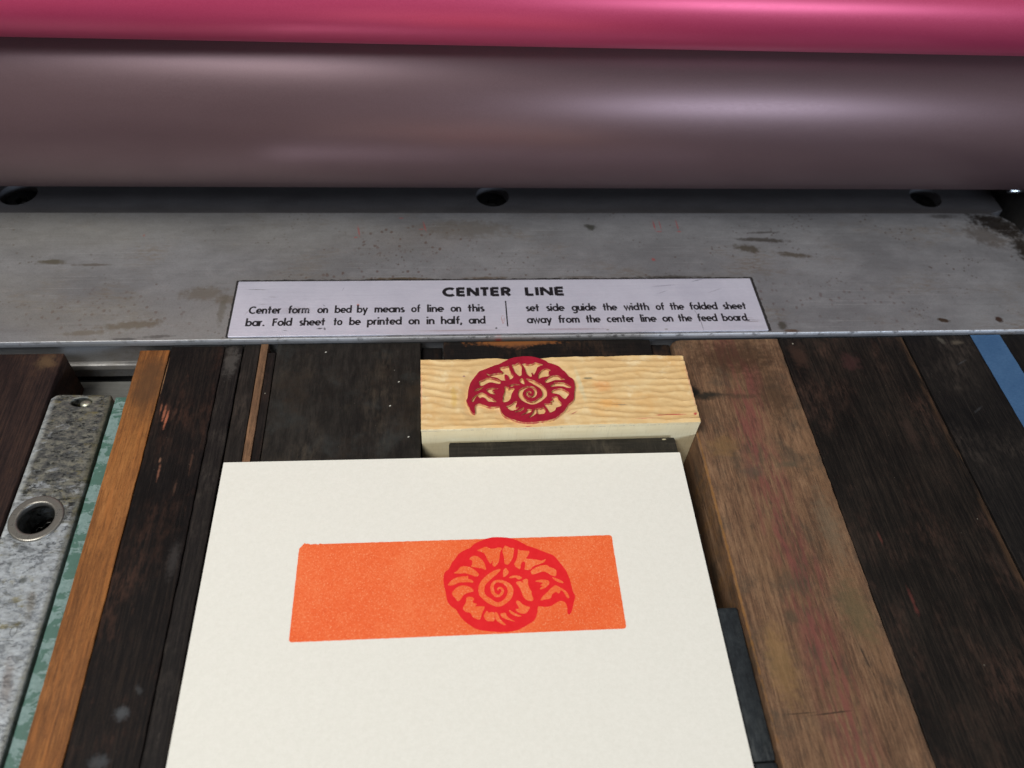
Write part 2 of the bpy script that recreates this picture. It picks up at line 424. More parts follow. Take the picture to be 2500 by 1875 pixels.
# instruction plate: satin aluminium, black lettering
M = Mat('satin_aluminium')
br = M.noise((.05, 3.5, 1), 4, .65); bl = M.noise(.06, 4, .6, off=(3, 0, 0)); fine = M.noise((.8, 9, 1), 3, .7)
col = M.ramp(M.add(M.mul(br, .35), M.mul(bl, .65)), [(.3, (203, 203, 217)), (.7, (225, 225, 237))])
col = M.mix(M.step(fine, .45, .8, 0, .22), col, lin((128, 126, 140)))
pm = [(-82 + 7, 30, 4.5, .22, -.04, (120, 116, 120), .8), (-70, 26.6, 2.2, .15, -.05, (130, 126, 130), .7), (-72.5, 23.4, 2, .14, .05, (130, 128, 134), .6),
      (-54.1, 12.7, 1.3, .42, .1, (56, 56, 58), .95), (-52.6, 12.6, .5, .9, .3, (70, 70, 72), .8), (-64.6, 12.1, 1, .16, -.1, (60, 60, 64), .9), (-53.5, 22.6, .9, .16, -.8, (90, 88, 96), .8),
      (-42.9, 22.7, .7, .65, 0, (206, 112, 88), .9), (2.6, 15.7, .16, 1.9, .1, (186, 104, 76), .9), (3.3, 15.6, .14, 1.7, -.1, (186, 104, 76), .8), (2.95, 17.3, .4, .2, 0, (186, 104, 76), .8), (2.9, 14.2, .5, .25, 0, (186, 104, 76), .8),
      (67.1, 12.4, .14, 3.4, .02, (64, 62, 68), .9), (66.2, 18.2, .12, 1.6, .25, (96, 94, 100), .8), (84.6, 14.3, 3.5, .14, -.1, (120, 100, 96), .9), (84, 13.6, 3.8, .18, -.06, (110, 92, 90), .9), (83, 15.3, 3.4, .1, -.07, (132, 116, 116), .8),
      (58, 30.5, 6, .3, .1, (150, 148, 164), .7), (70, 33, 3, .4, .3, (140, 140, 156), .7), (75, 28, 4, .2, .4, (150, 148, 160), .6), (57, 27.5, 3, .2, .4, (146, 144, 158), .6),
      (.6, 12.0, .5, .55, .5, (50, 50, 54), .95), (-12, 11.2, 18, .5, 0, (166, 142, 138), .5), (25, 11.2, 16, .6, 0, (160, 134, 140), .5), (36, 10.7, .8, .3, 0, (110, 108, 70), .8), (55, 10.7, .9, .3, 0, (110, 108, 70), .8), (-62, 20.6, 7, 2.4, 0, (182, 180, 190), .7), (-48, 30, 1.4, .12, 1.2, (140, 136, 150), .7), (-77, 20, 2.4, .12, 1.1, (150, 148, 158), .6)]
for x, y, a, b, r, c, k in pm:
    col = M.mix(M.mul(M.spot(x, y, a, b, r, .8, .35, 1.6), k), col, lin(c))
plate_mat = M.done(col, M.step(br, .3, .7, .30, .42), .35, M.bump(M.add(br, M.mul(fine, .6)), .10, .06))
plate_edge = simple_metal('plate_edge_grime', (58, 55, 58), .5, .5)
plate = curve_solid('instruction_plate', rough_rect(-81.5, 9.75, 88.6, 33.8, .35, .03, 2.0, 3.0), [], 2.01, 2.55, plate_mat, bar, BL, bevel=.12, bres=1)
# dark rim that paints the plate's soft shadow on the bar
curve_solid('plate_shadow_line', rough_rect(-82.3, 9.78, 89.8, 34.9, .5, .4, .8, 8.0), [rough_rect(-81.4, 9.84, 88.5, 33.7, .3, .0, 2., 0)], 2.0, 2.03, simple_metal('plate_shadow_dark', (34, 31, 30), .8, 0), bar, BL)

# geometric sans lettering built from strokes; every glyph is in x-height units
def arc(cx, cy, r, a0, a1, n=22, ry=None):
    ry = r if ry is None else ry
    return [(cx + r * math.cos(math.radians(a0 + (a1 - a0) * i / n)), cy + ry * math.sin(math.radians(a0 + (a1 - a0) * i / n))) for i in range(n + 1)]
O_ = lambda cx: arc(cx, .5, .39, 0, 360, 30)
G = {  # strokes, advance
 'o': ([O_(.5)], 1.0), 'a': ([O_(.5), [(.89, 0), (.89, 1)]], 1.02), 'b': ([O_(.52), [(.13, 0), (.13, 1.55)]], 1.03), 'd': ([O_(.5), [(.89, 0), (.89, 1.55)]], 1.02),
 'p': ([O_(.52), [(.13, -.5), (.13, 1)]], 1.03), 'g': ([O_(.5), [(.89, 1), (.89, -.1)] + arc(.5, -.1, .39, 0, -140, 12, .3)[1:]], 1.02),
 'c': ([arc(.5, .5, .39, 48, 312)], .86), 'e': ([[(.13, .5), (.87, .5)] + arc(.49, .5, .39, 0, 315)], .96),
 'f': ([[(.32, 0), (.32, 1.2)] + arc(.6, 1.2, .28, 180, 80, 8, .24)[1:], [(.04, .88), (.7, .88)]], .68),
 'h': ([[(.13, 0), (.13, 1.55)], arc(.44, .55, .31, 180, 0, 14, .34) + [(.75, 0)]], .9), 'n': ([[(.13, 0), (.13, 1)], arc(.44, .55, .31, 180, 0, 14, .34) + [(.75, 0)]], .9),
 'm': ([[(.13, 0), (.13, 1)], arc(.40, .56, .27, 180, 0, 14, .33) + [(.67, 0)], arc(.94, .56, .27, 180, 0, 14, .33) + [(1.21, 0)]], 1.36),
 'i': ([[(.13, 0), (.13, 1)], [(.13, 1.22), (.13, 1.48)]], .3), 'l': ([[(.13, 0), (.13, 1.55)]], .3),
 'r': ([[(.13, 0), (.13, 1)], arc(.42, .58, .29, 180, 70, 8, .31)], .6),
 's': ([arc(.36, .73, .23, 50, 250, 10, .16) + arc(.34, .28, .25, 80, -140, 12, .17)], .66),
 't': ([[(.34, 0), (.34, 1.42)], [(.02, .88), (.68, .88)]], .72), 'u': ([[(.13, 1), (.13, .45)] + arc(.44, .45, .31, 180, 360, 14, .34)[1:], [(.75, 0), (.75, 1)]], .9),
 'w': ([[(.08, 1), (.36, .06), (.62, .92), (.88, .06), (1.16, 1)]], 1.24), 'y': ([[(.08, 1), (.46, .06)], [(.84, 1), (.28, -.5)]], .92),
 '.': ([[(.16, 0), (.16, .26)]], .34), ',': ([[(.2, .24), (.08, -.24)]], .34),
 'C': ([arc(.72, .72, .6, 48, 312, 24, .62)], 1.24), 'F': ([[(.15, 0), (.15, 1.46)], [(.15, 1.34), (.8, 1.34)], [(.15, .76), (.74, .76)]], .86),
 'E': ([[(.15, 0), (.15, 1.46)], [(.15, 1.33), (.86, 1.33)], [(.15, .73), (.8, .73)], [(.15, .13), (.86, .13)]], .94),
 'N': ([[(.14, 0), (.14, 1.46)], [(.16, 1.4), (1.04, .06)], [(1.06, 0), (1.06, 1.46)]], 1.2), 'T': ([[(.45, 0), (.45, 1.46)], [(.02, 1.33), (.88, 1.33)]], .9),
 'R': ([[(.15, 0), (.15, 1.46)], [(.15, 1.34), (.5, 1.34)] + arc(.5, 1.02, .32, 90, -90, 12, .32)[1:] + [(.15, .70)], [(.48, .68), (.88, 0)]], .95),
 'L': ([[(.15, 0), (.15, 1.46)], [(.15, .13), (.78, .13)]], .82), 'I': ([[(.15, 0), (.15, 1.46)]], .3),
}
def ribbon(bm, pts, w, z):
    n = len(pts); closed = n > 3 and math.hypot(pts[0][0] - pts[-1][0], pts[0][1] - pts[-1][1]) < 1e-6
    L, R = [], []
    for i in range(n):
        if closed: a, b = pts[i - 1 if i else n - 2], pts[i + 1 if i < n - 1 else 1]
        else: a, b = pts[max(0, i - 1)], pts[min(n - 1, i + 1)]
        d1 = Vector((pts[i][0] - a[0], pts[i][1] - a[1])); d2 = Vector((b[0] - pts[i][0], b[1] - pts[i][1]))
        if d1.length < 1e-9: d1 = d2
        if d2.length < 1e-9: d2 = d1
        d1.normalize(); d2.normalize()
        t = d1 + d2
        t = t.normalized() if t.length > 1e-6 else d1
        k = 1.0 / max(.45, t.dot(d2))
        nx, ny = -t.y * w * .5 * k, t.x * w * .5 * k
        L.append(bm.verts.new((pts[i][0] + nx, pts[i][1] + ny, z))); R.append(bm.verts.new((pts[i][0] - nx, pts[i][1] - ny, z)))
    for i in range(n - 1): bm.faces.new((L[i], R[i], R[i + 1], L[i + 1]))
def word(bm, text, x0, x1, y, xh, w, track=.06):
    adv = sum(G[c][1] for c in text) + track * (len(text) - 1)
    sx = (x1 - x0) / adv; px = 0.0; k = 0
    for c in text:
        for st in G[c][0]:
            pts = [(x0 + (px + a) * sx, y + b * xh) for a, b in st]
            ribbon(bm, pts, w * (.5 * xh + .5 * min(sx, xh * 1.15)), 2.556 + .0025 * (k % 4)); k += 1
        px += G[c][1] + track
M = Mat('black_plate_ink')
wn = M.noise(1.4, 4, .7); worn = M.add(M.mul(M.spot(-58.3, 20.4, 4.2, 1.6, 0, .7, .3, 1.), .8), M.mul(M.spot(-53.2, 15.5, 1.6, 2.0, 0, .7, .4, 1.), .6))
worn = M.add(worn, M.mul(M.spot(-20, 15.5, 1.4, 2, 0, .8, .4, 1.), .4))
wm = M.step(M.add(wn, M.mul(worn, .34)), .74, .86, 0, .85)
ink_black = M.done(M.mix(wm, lin((20, 19, 24)), lin((190, 188, 204))), .5, 0)
LOCAL = (0, 0, 0)
def lettering(words, y, xh, w, track=.06):
    bm = bmesh.new()
    for t, a, b in words: word(bm, t, a, b, y, xh, w, track)
    bmesh.ops.scale(bm, vec=(S, S, S), verts=bm.verts)
    me = bpy.data.meshes.new('lettering'); bm.to_mesh(me); bm.free(); me.materials.append(ink_black)
    o = bpy.data.objects.new('lettering', me); link(o, plate)
    return o
lettering([('CENTER', -15.9, 6.1), ('LINE', 11.0, 24.0)], 26.35, 2.62, .42, .17)
lettering([('Center', -76.5, -66.6), ('form', -64.5, -57.9), ('on', -55.4, -52.1), ('bed', -50, -44.8), ('by', -43.1, -39.8), ('means', -37.6, -28.2), ('of', -26, -23.2), ('line', -21, -15.8), ('on', -13.5, -10.2), ('this', -8.1, -2.8)], 19.3, 2.2, .30)
lettering([('bar.', -76.8, -71), ('Fold', -68.7, -62.8), ('sheet', -60.5, -52.6), ('to', -50.1, -47.4), ('be', -45.2, -41.8), ('printed', -39.7, -29), ('on', -26.8, -23.4), ('in', -21.2, -18.7), ('half,', -16.7, -10), ('and', -7.9, -2.7)], 14.0, 2.2, .30)
lettering([('set', 10.7, 15), ('side', 17.3, 23.1), ('guide', 25.6, 33.5), ('the', 35.8, 40.4), ('width', 42.8, 51.1), ('of', 53.4, 56.2), ('the', 58.1, 62.7), ('folded', 64.7, 74), ('sheet', 76, 83.8)], 19.2, 2.2, .30)
lettering([('away', 10.6, 18.5), ('from', 20.6, 27.5), ('the', 29.6, 34.2), ('center', 36.4, 45.4), ('line', 47.4, 52.5), ('on', 54.6, 58.1), ('the', 59.8, 64.3), ('feed', 66.2, 72.7), ('board.', 74.5, 83.4)], 13.95, 2.2, .30)
bm = bmesh.new(); ribbon(bm, [(4.3, 24.0), (4.25, 12.7)], .42, 2.557)
from_bm('centre_mark', bm, ink_black, plate, smooth=0)

# ------------------------------------------------------------------ rollers
M = Mat('grey_rubber')
n = M.noise((.02, .1, .1), 3, .5); f_ = M.noise(2.5, 3, .7)
col = M.ramp(M.add(M.mul(n, .4), M.mul(f_, .6)), [(.3, (112, 87, 88)), (.7, (124, 98, 99))])
grey_rubber = M.done(col, M.step(f_, .3, .7, .35, .41), .52, None, .6)
roller = tag(empty('ink_roller', (4, 88.78, 40.6)), 'thick dull mauve-grey roller lying just above the steel bar', 'roller')
from_bm('roller_sleeve', cyl_x_bm(-235, 200, 34), grey_rubber, roller, (0, 0, 0), 30)
core_mat = simple_metal('roller_core_steel', (120, 118, 116), .35, .9)
from_bm('roller_core', cyl_x_bm(-262, 228, 10, 48, .8), core_mat, roller, (0, 0, 0), 30)
M = Mat('red_inked_rubber')
n = M.noise((.02, .1, .1), 3, .5); f_ = M.noise(2.5, 3, .7)
col = M.ramp(M.add(M.mul(n, .4), M.mul(f_, .6)), [(.3, (198, 64, 100)), (.7, (210, 78, 114))])
red_ink_rubber = M.done(col, M.step(f_, .3, .7, .34, .40), .35, None, .6)
roller = tag(empty('ink_roller', (4, 65.48, 82.57)), 'slim roller coated in glossy pinkish red ink, resting on top of the grey roller', 'roller')
from_bm('roller_sleeve', cyl_x_bm(-235, 200, 13.95), red_ink_rubber, roller, (0, 0, 0), 30)
from_bm('roller_core', cyl_x_bm(-262, 228, 6, 48, .8), core_mat, roller, (0, 0, 0), 30)

# carriage side at the right end of the bar with two bright bolts
car = tag(empty('carriage_bracket', (206, 76, -17)), 'black cast bracket with small shiny bolts at the right end of the steel bar', 'press bracket')
bm = board_bm(-3, 9, -14, 34, 0, 38, 2.0, .3, 5.0, 40, 1.5)
from_bm('bracket_casting', bm, casting_mat, car)
bolt_mat = simple_metal('bright_bolt_steel', (205, 208, 210), .22, 1.0, .8, .15)
for dx, dy, dz, ln in ((-5, .5, 31, 7), (-4, -4, 27.5, 6)):
    bm = cyl_x_bm(-ln, 3, 1.3, 24, .3); from_bm('bolt', bm, bolt_mat, car, (dx, dy, dz), 30)

# ------------------------------------------------------------------ furniture locked up on the bed
H0 = -17.0
def furniture(name, x0, x1, y0, y1, ztop, mat, label, cat, **k):
    cx, cy = (x0 + x1) / 2, (y0 + y1) / 2
    k2 = dict(k)
    bm = board_bm(x0, x1, y0, y1, H0 + .02, ztop, **k2)
    bmesh.ops.translate(bm, vec=(-cx, -cy, -H0), verts=bm.verts)
    return tag(from_bm(name, bm, mat, None, (cx, cy, H0), 40), label, cat, 'wooden furniture strips locked up on the press bed' if 'furniture' in name else None)
def org(x0, x1, y0, y1): return ((x0 + x1) / 2, (y0 + y1) / 2, H0)
FR = -168

e = (-215, -128.95, FR, 6.2)
furniture('wood_furniture', *e, 0, wood_mat('far_dark_wood', [(28, 21, 20), (42, 31, 29), (62, 45, 38)], origin=org(*e), seed=3, wear=.35,
          extra=lambda M, c: M.mix(M.mul(M.spot(-133, 3, 4, 4, .2, .8, .7, .5), .6), c, lin((104, 82, 58)))),
          'wide dark reddish-brown wooden furniture on the far left, behind the rusty steel quoin', 'wood furniture', jit=.15, seed=2)
e = (-107.25, -98.5, FR, 7.0)
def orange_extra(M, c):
    c = M.mix(M.mul(M.step(M.noise((.9, .05, .9), 5, .7, off=(2, 3, 0)), .48, .66), .6), c, lin((164, 102, 50)))
    c = M.mix(M.mul(M.spot(-102, -6, 8, 18, 0, .8, .5, .1), .8), c, lin((80, 56, 36)))  # upper end: shadow and dirt, both painted into the colour
    d = M.voronoi((.6, .3, .5), off=(3, 1, 0))
    return M.mix(M.step(d, .2, .1, 0, .35), c, lin((96, 58, 34)))
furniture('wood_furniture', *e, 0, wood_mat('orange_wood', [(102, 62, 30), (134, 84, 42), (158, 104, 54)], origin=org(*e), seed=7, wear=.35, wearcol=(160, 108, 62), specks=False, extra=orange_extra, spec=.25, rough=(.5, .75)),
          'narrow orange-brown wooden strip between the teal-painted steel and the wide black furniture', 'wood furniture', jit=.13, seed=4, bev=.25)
e = (-98.35, -82.45, FR, 8.3)
def black_extra(M, c):
    for x, y, a, b, r, cc, k in ((-95.6, -17, .55, 4.0, -.02, (150, 92, 70), .9), (-94.6, -19, .5, 4.6, -.05, (168, 100, 74), .9), (-96.8, -15.5, .4, 2.4, 0, (130, 82, 62), .8), (-93.2, -37, .45, 3.4, 0, (126, 84, 66), .8),
                             (-93.6, -33, .5, 1.2, 0, (130, 96, 76), .8), (-98.0, -4, .22, 9, 0, (140, 104, 72), .8), (-88, -42, .5, 3, 0, (82, 60, 48), .6), (-85.2, -34, .5, 5, 0, (84, 60, 48), .6), (-88.6, -100, 2.2, 2.2, 0, (80, 82, 84), .75), (-91, -110, 3, 2.2, 0, (76, 78, 80), .6), (-86, -95, .9, 2, .5, (70, 70, 70), .5), (-84.5, -63, 2, 7, 0, (62, 58, 56), .6)):
        c = M.mix(M.mul(M.spot(x, y, a, b, r, .8, .6, .8), k), c, lin(cc))
    return c
furniture('wood_furniture', *e, 0, wood_mat('black_wood', [(14, 12, 12), (25, 21, 20), (42, 34, 29)], origin=org(*e), seed=11, wear=.5, wearcol=(84, 58, 46), extra=black_extra, spec=.12),
          'black furniture with bare reddish scuffs, just right of the orange-brown strip', 'wood furniture', jit=.15, seed=6)
e = (-82.3, -77.1, FR, 8.5)
furniture('wood_furniture', *e, -.05, wood_mat('grey_worn_strip', [(20, 18, 17), (31, 27, 26), (46, 41, 37)], origin=org(*e), seed=14, wear=.4, wearcol=(88, 80, 72),
          extra=lambda M, c: M.mix(M.mul(M.spot(-79.8, 2, 2.6, 8, 0, .7, .8, .5), .6), c, lin((84, 80, 76)))),
          'thin charcoal strip, greyish and worn at its upper end, right of the scuffed black furniture', 'wood furniture', jit=.2, seed=8)
e = (-76.75, -71.9, FR, 8.6)
furniture('wood_furniture', *e, -.1, wood_mat('charcoal_strip', [(27, 24, 22), (38, 34, 31), (50, 44, 40)], origin=org(*e), seed=17, wear=.3, wearcol=(80, 70, 62)),
          'thin smooth charcoal strip just left of the hair-thin brown reglet', 'wood furniture', jit=.12, seed=9)
e = (-71.7, -69.55, FR, 8.8)
furniture('wood_reglet', *e, .1, wood_mat('brown_reglet', [(88, 66, 50), (112, 84, 62), (134, 102, 76)], origin=org(*e), seed=21, wear=.3, wearcol=(150, 112, 84), specks=False, rough=(.5, .8)),
          'hair-thin mid-brown wooden reglet between two charcoal strips, left of the card', 'wood reglet', jit=.08, seed=10, bev=.15, endbev=.15)
e = (-69.4, -67.0, FR, 5.6)
furniture('wood_furniture', *e, -.3, wood_mat('dark_reglet', [(20, 17, 16), (29, 25, 23), (40, 34, 31)], origin=org(*e), seed=24, wear=.3, wearcol=(84, 60, 50)),
          'very thin black strip cut short at its upper end, right of the brown reglet', 'wood furniture', jit=.1, seed=12, bev=.2)
e = (-66.8, -23.1, FR, 8.7)
def big_extra(M, c):
    c = M.mix(M.mul(M.step(M.noise(.08, 5, .65, off=(4, 2, 0)), .5, .7), .5), c, lin((56, 58, 56)))
    c = M.mix(M.mul(M.step(M.noise(.06, 5, .65, off=(14, 2, 0)), .52, .72), .5), c, lin((56, 46, 37)))
    for x, y in ((-52, 5.2), (-29.6, -7), (-26.5, -27.2), (-32, -16)):
        c = M.mix(M.spot(x, y, .42, .25, .6, .6, .2, 1), c, lin((200, 200, 190)))
    return c
furniture('wood_furniture', *e, 0, wood_mat('wide_charcoal_wood', [(25, 23, 21), (36, 33, 30), (49, 45, 41)], origin=org(*e), seed=27, wear=.25, wearcol=(84, 74, 62), extra=big_extra, grain=(.5, .12, .5), bumpk=.15),
          'wide charcoal furniture with white dust specks, left of the carved block and under the card', 'wood furniture', jit=.05, seed=13, bev=.3)
e = (-16.1, 49.6, .9, 8.75)
for q0, q1, sd, lb in ((-22.9, -16.4, 61, 'added black filler that keeps the hole left of the block dark, against the steel bar'), (49.9, 56.6, 62, 'added black filler that keeps dark the hole between the chipped black strip and brown board')):
    e2 = (q0, q1, 1.2, 8.7)  # added fillers that hide the lit web so the holes stay dark
    furniture('wood_furniture', *e2, -2.6, wood_mat('added_gap_filler', [(14, 13, 14), (20, 18, 18), (28, 25, 24)], origin=org(*e2), seed=sd, wear=.1, specks=False), lb, 'wood furniture', jit=.05, seed=sd, n=12)
M_b = wood_mat('behind_wood', [(16, 15, 15), (24, 22, 21), (36, 32, 29)], grain=(.06, 1.6, 1.6), origin=org(*e), seed=31, wear=.3, wearcol=(84, 62, 46), specks=False,
          extra=lambda M, c: M.mix(M.mul(M.spot(6, 8.2, 17, 1.9, .0, .6, .9, .5), .9), M.mix(M.mul(M.spot(6, 7.6, 8, 2.6, .0, .6, .9, .6), .6), c, lin((120, 78, 52))), lin((134, 84, 46))))
furniture('wood_furniture', *e, 0, M_b, 'short black strip behind the carved block, its edge chipped orange-brown', 'wood furniture', jit=.06, seed=15, n=24)
e = (-15.15, 50.3, FR, -29.25)
furniture('wood_furniture', *e, 0, wood_mat('front_wood', [(34, 32, 28), (45, 42, 37), (57, 53, 46)], grain=(.08, 1.4, 1.4), origin=org(*e), seed=35, wear=.3, wearcol=(86, 78, 66), specks=True,
          extra=lambda M, c: M.mix(M.spot(47, -30.2, .9, .4, 0, .6, .5, 1), c, lin((190, 180, 150)))),
          'charcoal furniture between the front of the carved block and the card', 'wood furniture', jit=.05, seed=16, bev=.25, endbev=1.0)
def side_block(y0, y1, seed, label):
    e = (50.9, 56.35, y0, y1)
    return furniture('metal_furniture', *e, -1.2, wood_mat('blue_black_metal', [(34, 37, 40), (42, 46, 49), (52, 56, 58)], grain=(.5, .5, .5), origin=org(*e), seed=seed, wear=.2, wearcol=(96, 98, 96), rough=(.4, .6)), label, 'metal furniture', jit=.05, seed=seed, n=30, bev=.4, endbev=.5)
for y0, y1, sd, lb in ((-117.4, -81.2, 40, 'slim blue-black block in the gap between the lower right card edge and the brown board'),
                       (FR, -117.7, 44, 'blue-black block end at the very bottom of the gap beside the card')):
    side_block(y0, y1, sd, lb)
e = (56.85, 91.9, FR, 8.3)
def brown_extra(M, c):
    c = M.mix(M.mul(M.step(M.noise((.14, .02, .1), 4, .6, off=(6, 1, 0)), .46, .64), .5), c, lin((126, 96, 70)))
    c = M.mix(M.mul(M.step(M.noise((.10, .07, .1), 6, .7, off=(26, 11, 0)), .48, .66), .65), c, lin((78, 68, 56)))
    # pinkish ink rubbed into the grain down the middle
    X, Y, Z = M.xyz()
    band = M.math('ABSOLUTE', M.math('SUBTRACT', M.math('SUBTRACT', X, 74.5), M.mul(M.math('SUBTRACT', M.noise((.0, .045, 0), 2, .5), .5), 18.0)))
    pink = M.mul(M.step(band, 8.5, 1.0), M.step(M.noise((.5, .06, .3), 5, .7, off=(1, 9, 0)), .40, .60))
    c = M.mix(M.mul(pink, .7), c, lin((122, 68, 64)))
    c = M.mix(M.mul(M.step(M.noise((.9, .14, .5), 7, .75, off=(8, 2, 0)), .48, .64), .5), c, lin((62, 51, 43)))
    for x, y, a, b, r, cc, k in ((59.2, -13.0, 4.2, 3.0, .05, (26, 26, 23), .95), (63, -14.6, 5.5, 2.4, .05, (34, 33, 28), .9), (66, -14.2, 6, 1.1, .0, (48, 44, 38), .7), (73, -15, 8, 1.6, 0, (70, 58, 46), .55), (75, 1, 22, 11, 0, (62, 44, 32), .75), (84, -14, 8, 13, .2, (64, 50, 38), .6), (64, -33, 7, 5, .4, (128, 98, 64), .6), (86, -84, 6, 12, .1, (92, 84, 60), .6), (63, -96, 5, 14, 0, (140, 110, 70), .5), (62, -20, 5, 4, 0, (84, 66, 50), .5), (72, -108.3, 7, .28, .06, (54, 42, 34), .85), (64.5, -108, 5, .25, .02, (54, 42, 34), .7),  # the widest spot paints the soft shadow over the upper end
                             (69, -85, 2.6, 3.2, .3, (74, 66, 52), .7), (84.5, -97, .3, 6, .16, (50, 42, 36), .8), (76.5, -96, .3, 4, .1, (60, 46, 38), .7), (81, -40, 5, 1.6, 0, (86, 78, 62), .6), (70, -42, 5, 3.4, 0, (84, 74, 62), .6), (87, -60, 4, 16, 0, (116, 102, 82), .5), (57.3, -60, .5, 70, 0, (150, 104, 44), .5)):
        c = M.mix(M.mul(M.spot(x, y, a, b, r, .8, .65, .5), k), c, lin(cc))
    return c
def chip(y):   # the upper left corner of the board is knocked off
    return (max(0.0, 2.4 - (8.3 - y) * 1.1) if y > 5 else 0.0, 0.0)
furniture('wood_furniture', *e, 0, wood_mat('brown_board', [(86, 64, 49), (116, 87, 66), (142, 111, 84)], grain=(1.1, .045, 1.1), origin=org(*e), seed=48, wear=.4, wearcol=(148, 118, 90), extra=brown_extra, spec=.15, rough=(.55, .8), bumpk=.35),
          'broad mid-brown wooden board stained pinkish down its grain, right of the card', 'wood furniture', jit=.24, seed=17, bev=.4, n=110, chip=chip)
e = (92.15, 134.3, FR, 8.5)
def edge_extra(M, c):
    X, Y, Z = M.xyz()
    ed = M.mul(M.step(X, 131.6, 133.8), M.step(M.noise((.4, .05, .3), 5, .7, off=(4, 4, 0)), .42, .60))
    c = M.mix(M.mul(ed, .6), c, lin((86, 64, 46)))
    for x, y, a, b, r, cc, k in ((113, -2, 4, 6, 0, (72, 46, 44), .5), (102, -82, .8, 5, .0, (96, 52, 46), .7), (100, -64, .6, 3, 0, (88, 52, 44), .7), (122, -30, 2.4, 10, 0, (60, 46, 40), .5), (97, 1, 4, 8, 0, (66, 48, 40), .6)):
        c = M.mix(M.mul(M.spot(x, y, a, b, r, .8, .7, .4), k), c, lin(cc))
    return c
furniture('wood_furniture', *e, -.15, wood_mat('dark_board', [(17, 15, 14), (30, 26, 23), (48, 40, 34)], origin=org(*e), seed=52, wear=.55, wearcol=(82, 60, 50), extra=edge_extra, spec=.12, bumpk=.35),
          'broad blackened wooden board between the brown board and the blue-taped board', 'wood furniture', jit=.16, seed=19, n=110)
e = (134.75, 222, FR, 8.6)
def dk2(M, c):
    for x, y, a, b, r, cc, k in ((147, 6.6, 1.4, 2.4, .5, (90, 86, 78), .6), (152, 5.6, 3, 1.4, .2, (96, 88, 76), .6), (150, -3, 3, .4, .5, (70, 72, 74), .5), (147, -22, 3, .5, .6, (60, 60, 62), .5)):
        c = M.mix(M.mul(M.spot(x, y, a, b, r, .8, .7, .7), k), c, lin(cc))
    return c
taped = furniture('wood_furniture', *e, 0, wood_mat('black_board', [(15, 14, 15), (25, 23, 22), (38, 34, 31)], origin=org(*e), seed=57, wear=.3, wearcol=(72, 64, 58), extra=dk2, spec=.12),
          'black wooden board at the far right that carries the strip of blue tape', 'wood furniture', jit=.12, seed=20, n=90)
# blue tape stuck along the last board
M = Mat('blue_tape', (163, -55, 0))
cr = M.noise((.9, 2.5, 1), 4, .6); bl = M.noise(.08, 4, .6)
tape_col = M.ramp(M.add(M.mul(cr, .4), M.mul(bl, .6)), [(.3, (46, 80, 118)), (.7, (72, 106, 142))])
tape_mat = M.done(tape_col, .6, 0, M.bump(cr, .35, .12), .3)
bm = bmesh.new(); rows = []
for i in range(61):
    y = 8.5 - 150 * i / 60
    rows.append([bm.verts.new((x + .10 * nz(y * .4, x, 2), y, .1 + .05 * (1 + nz(x * .5, y * .3, 4)))) for x in (157.9 + .008 * (8.5 - y), 160.4, 163.2, 166, 168.2 + .02 * (8.5 - y))])
for a, b in zip(rows, rows[1:]):
    for i in range(4): bm.faces.new((a[i], b[i], b[i + 1], a[i + 1]))
g = bmesh.ops.extrude_face_region(bm, geom=bm.faces[:])
bmesh.ops.translate(bm, vec=(0, 0, .1), verts=[v for v in g['geom'] if isinstance(v, bmesh.types.BMVert)])
bmesh.ops.translate(bm, vec=(-163, 55, 0), verts=bm.verts)
tag(from_bm('masking_tape', bm, tape_mat, None, (163, -55, 0)), 'strip of blue tape stuck on the black board at the far right', 'tape')

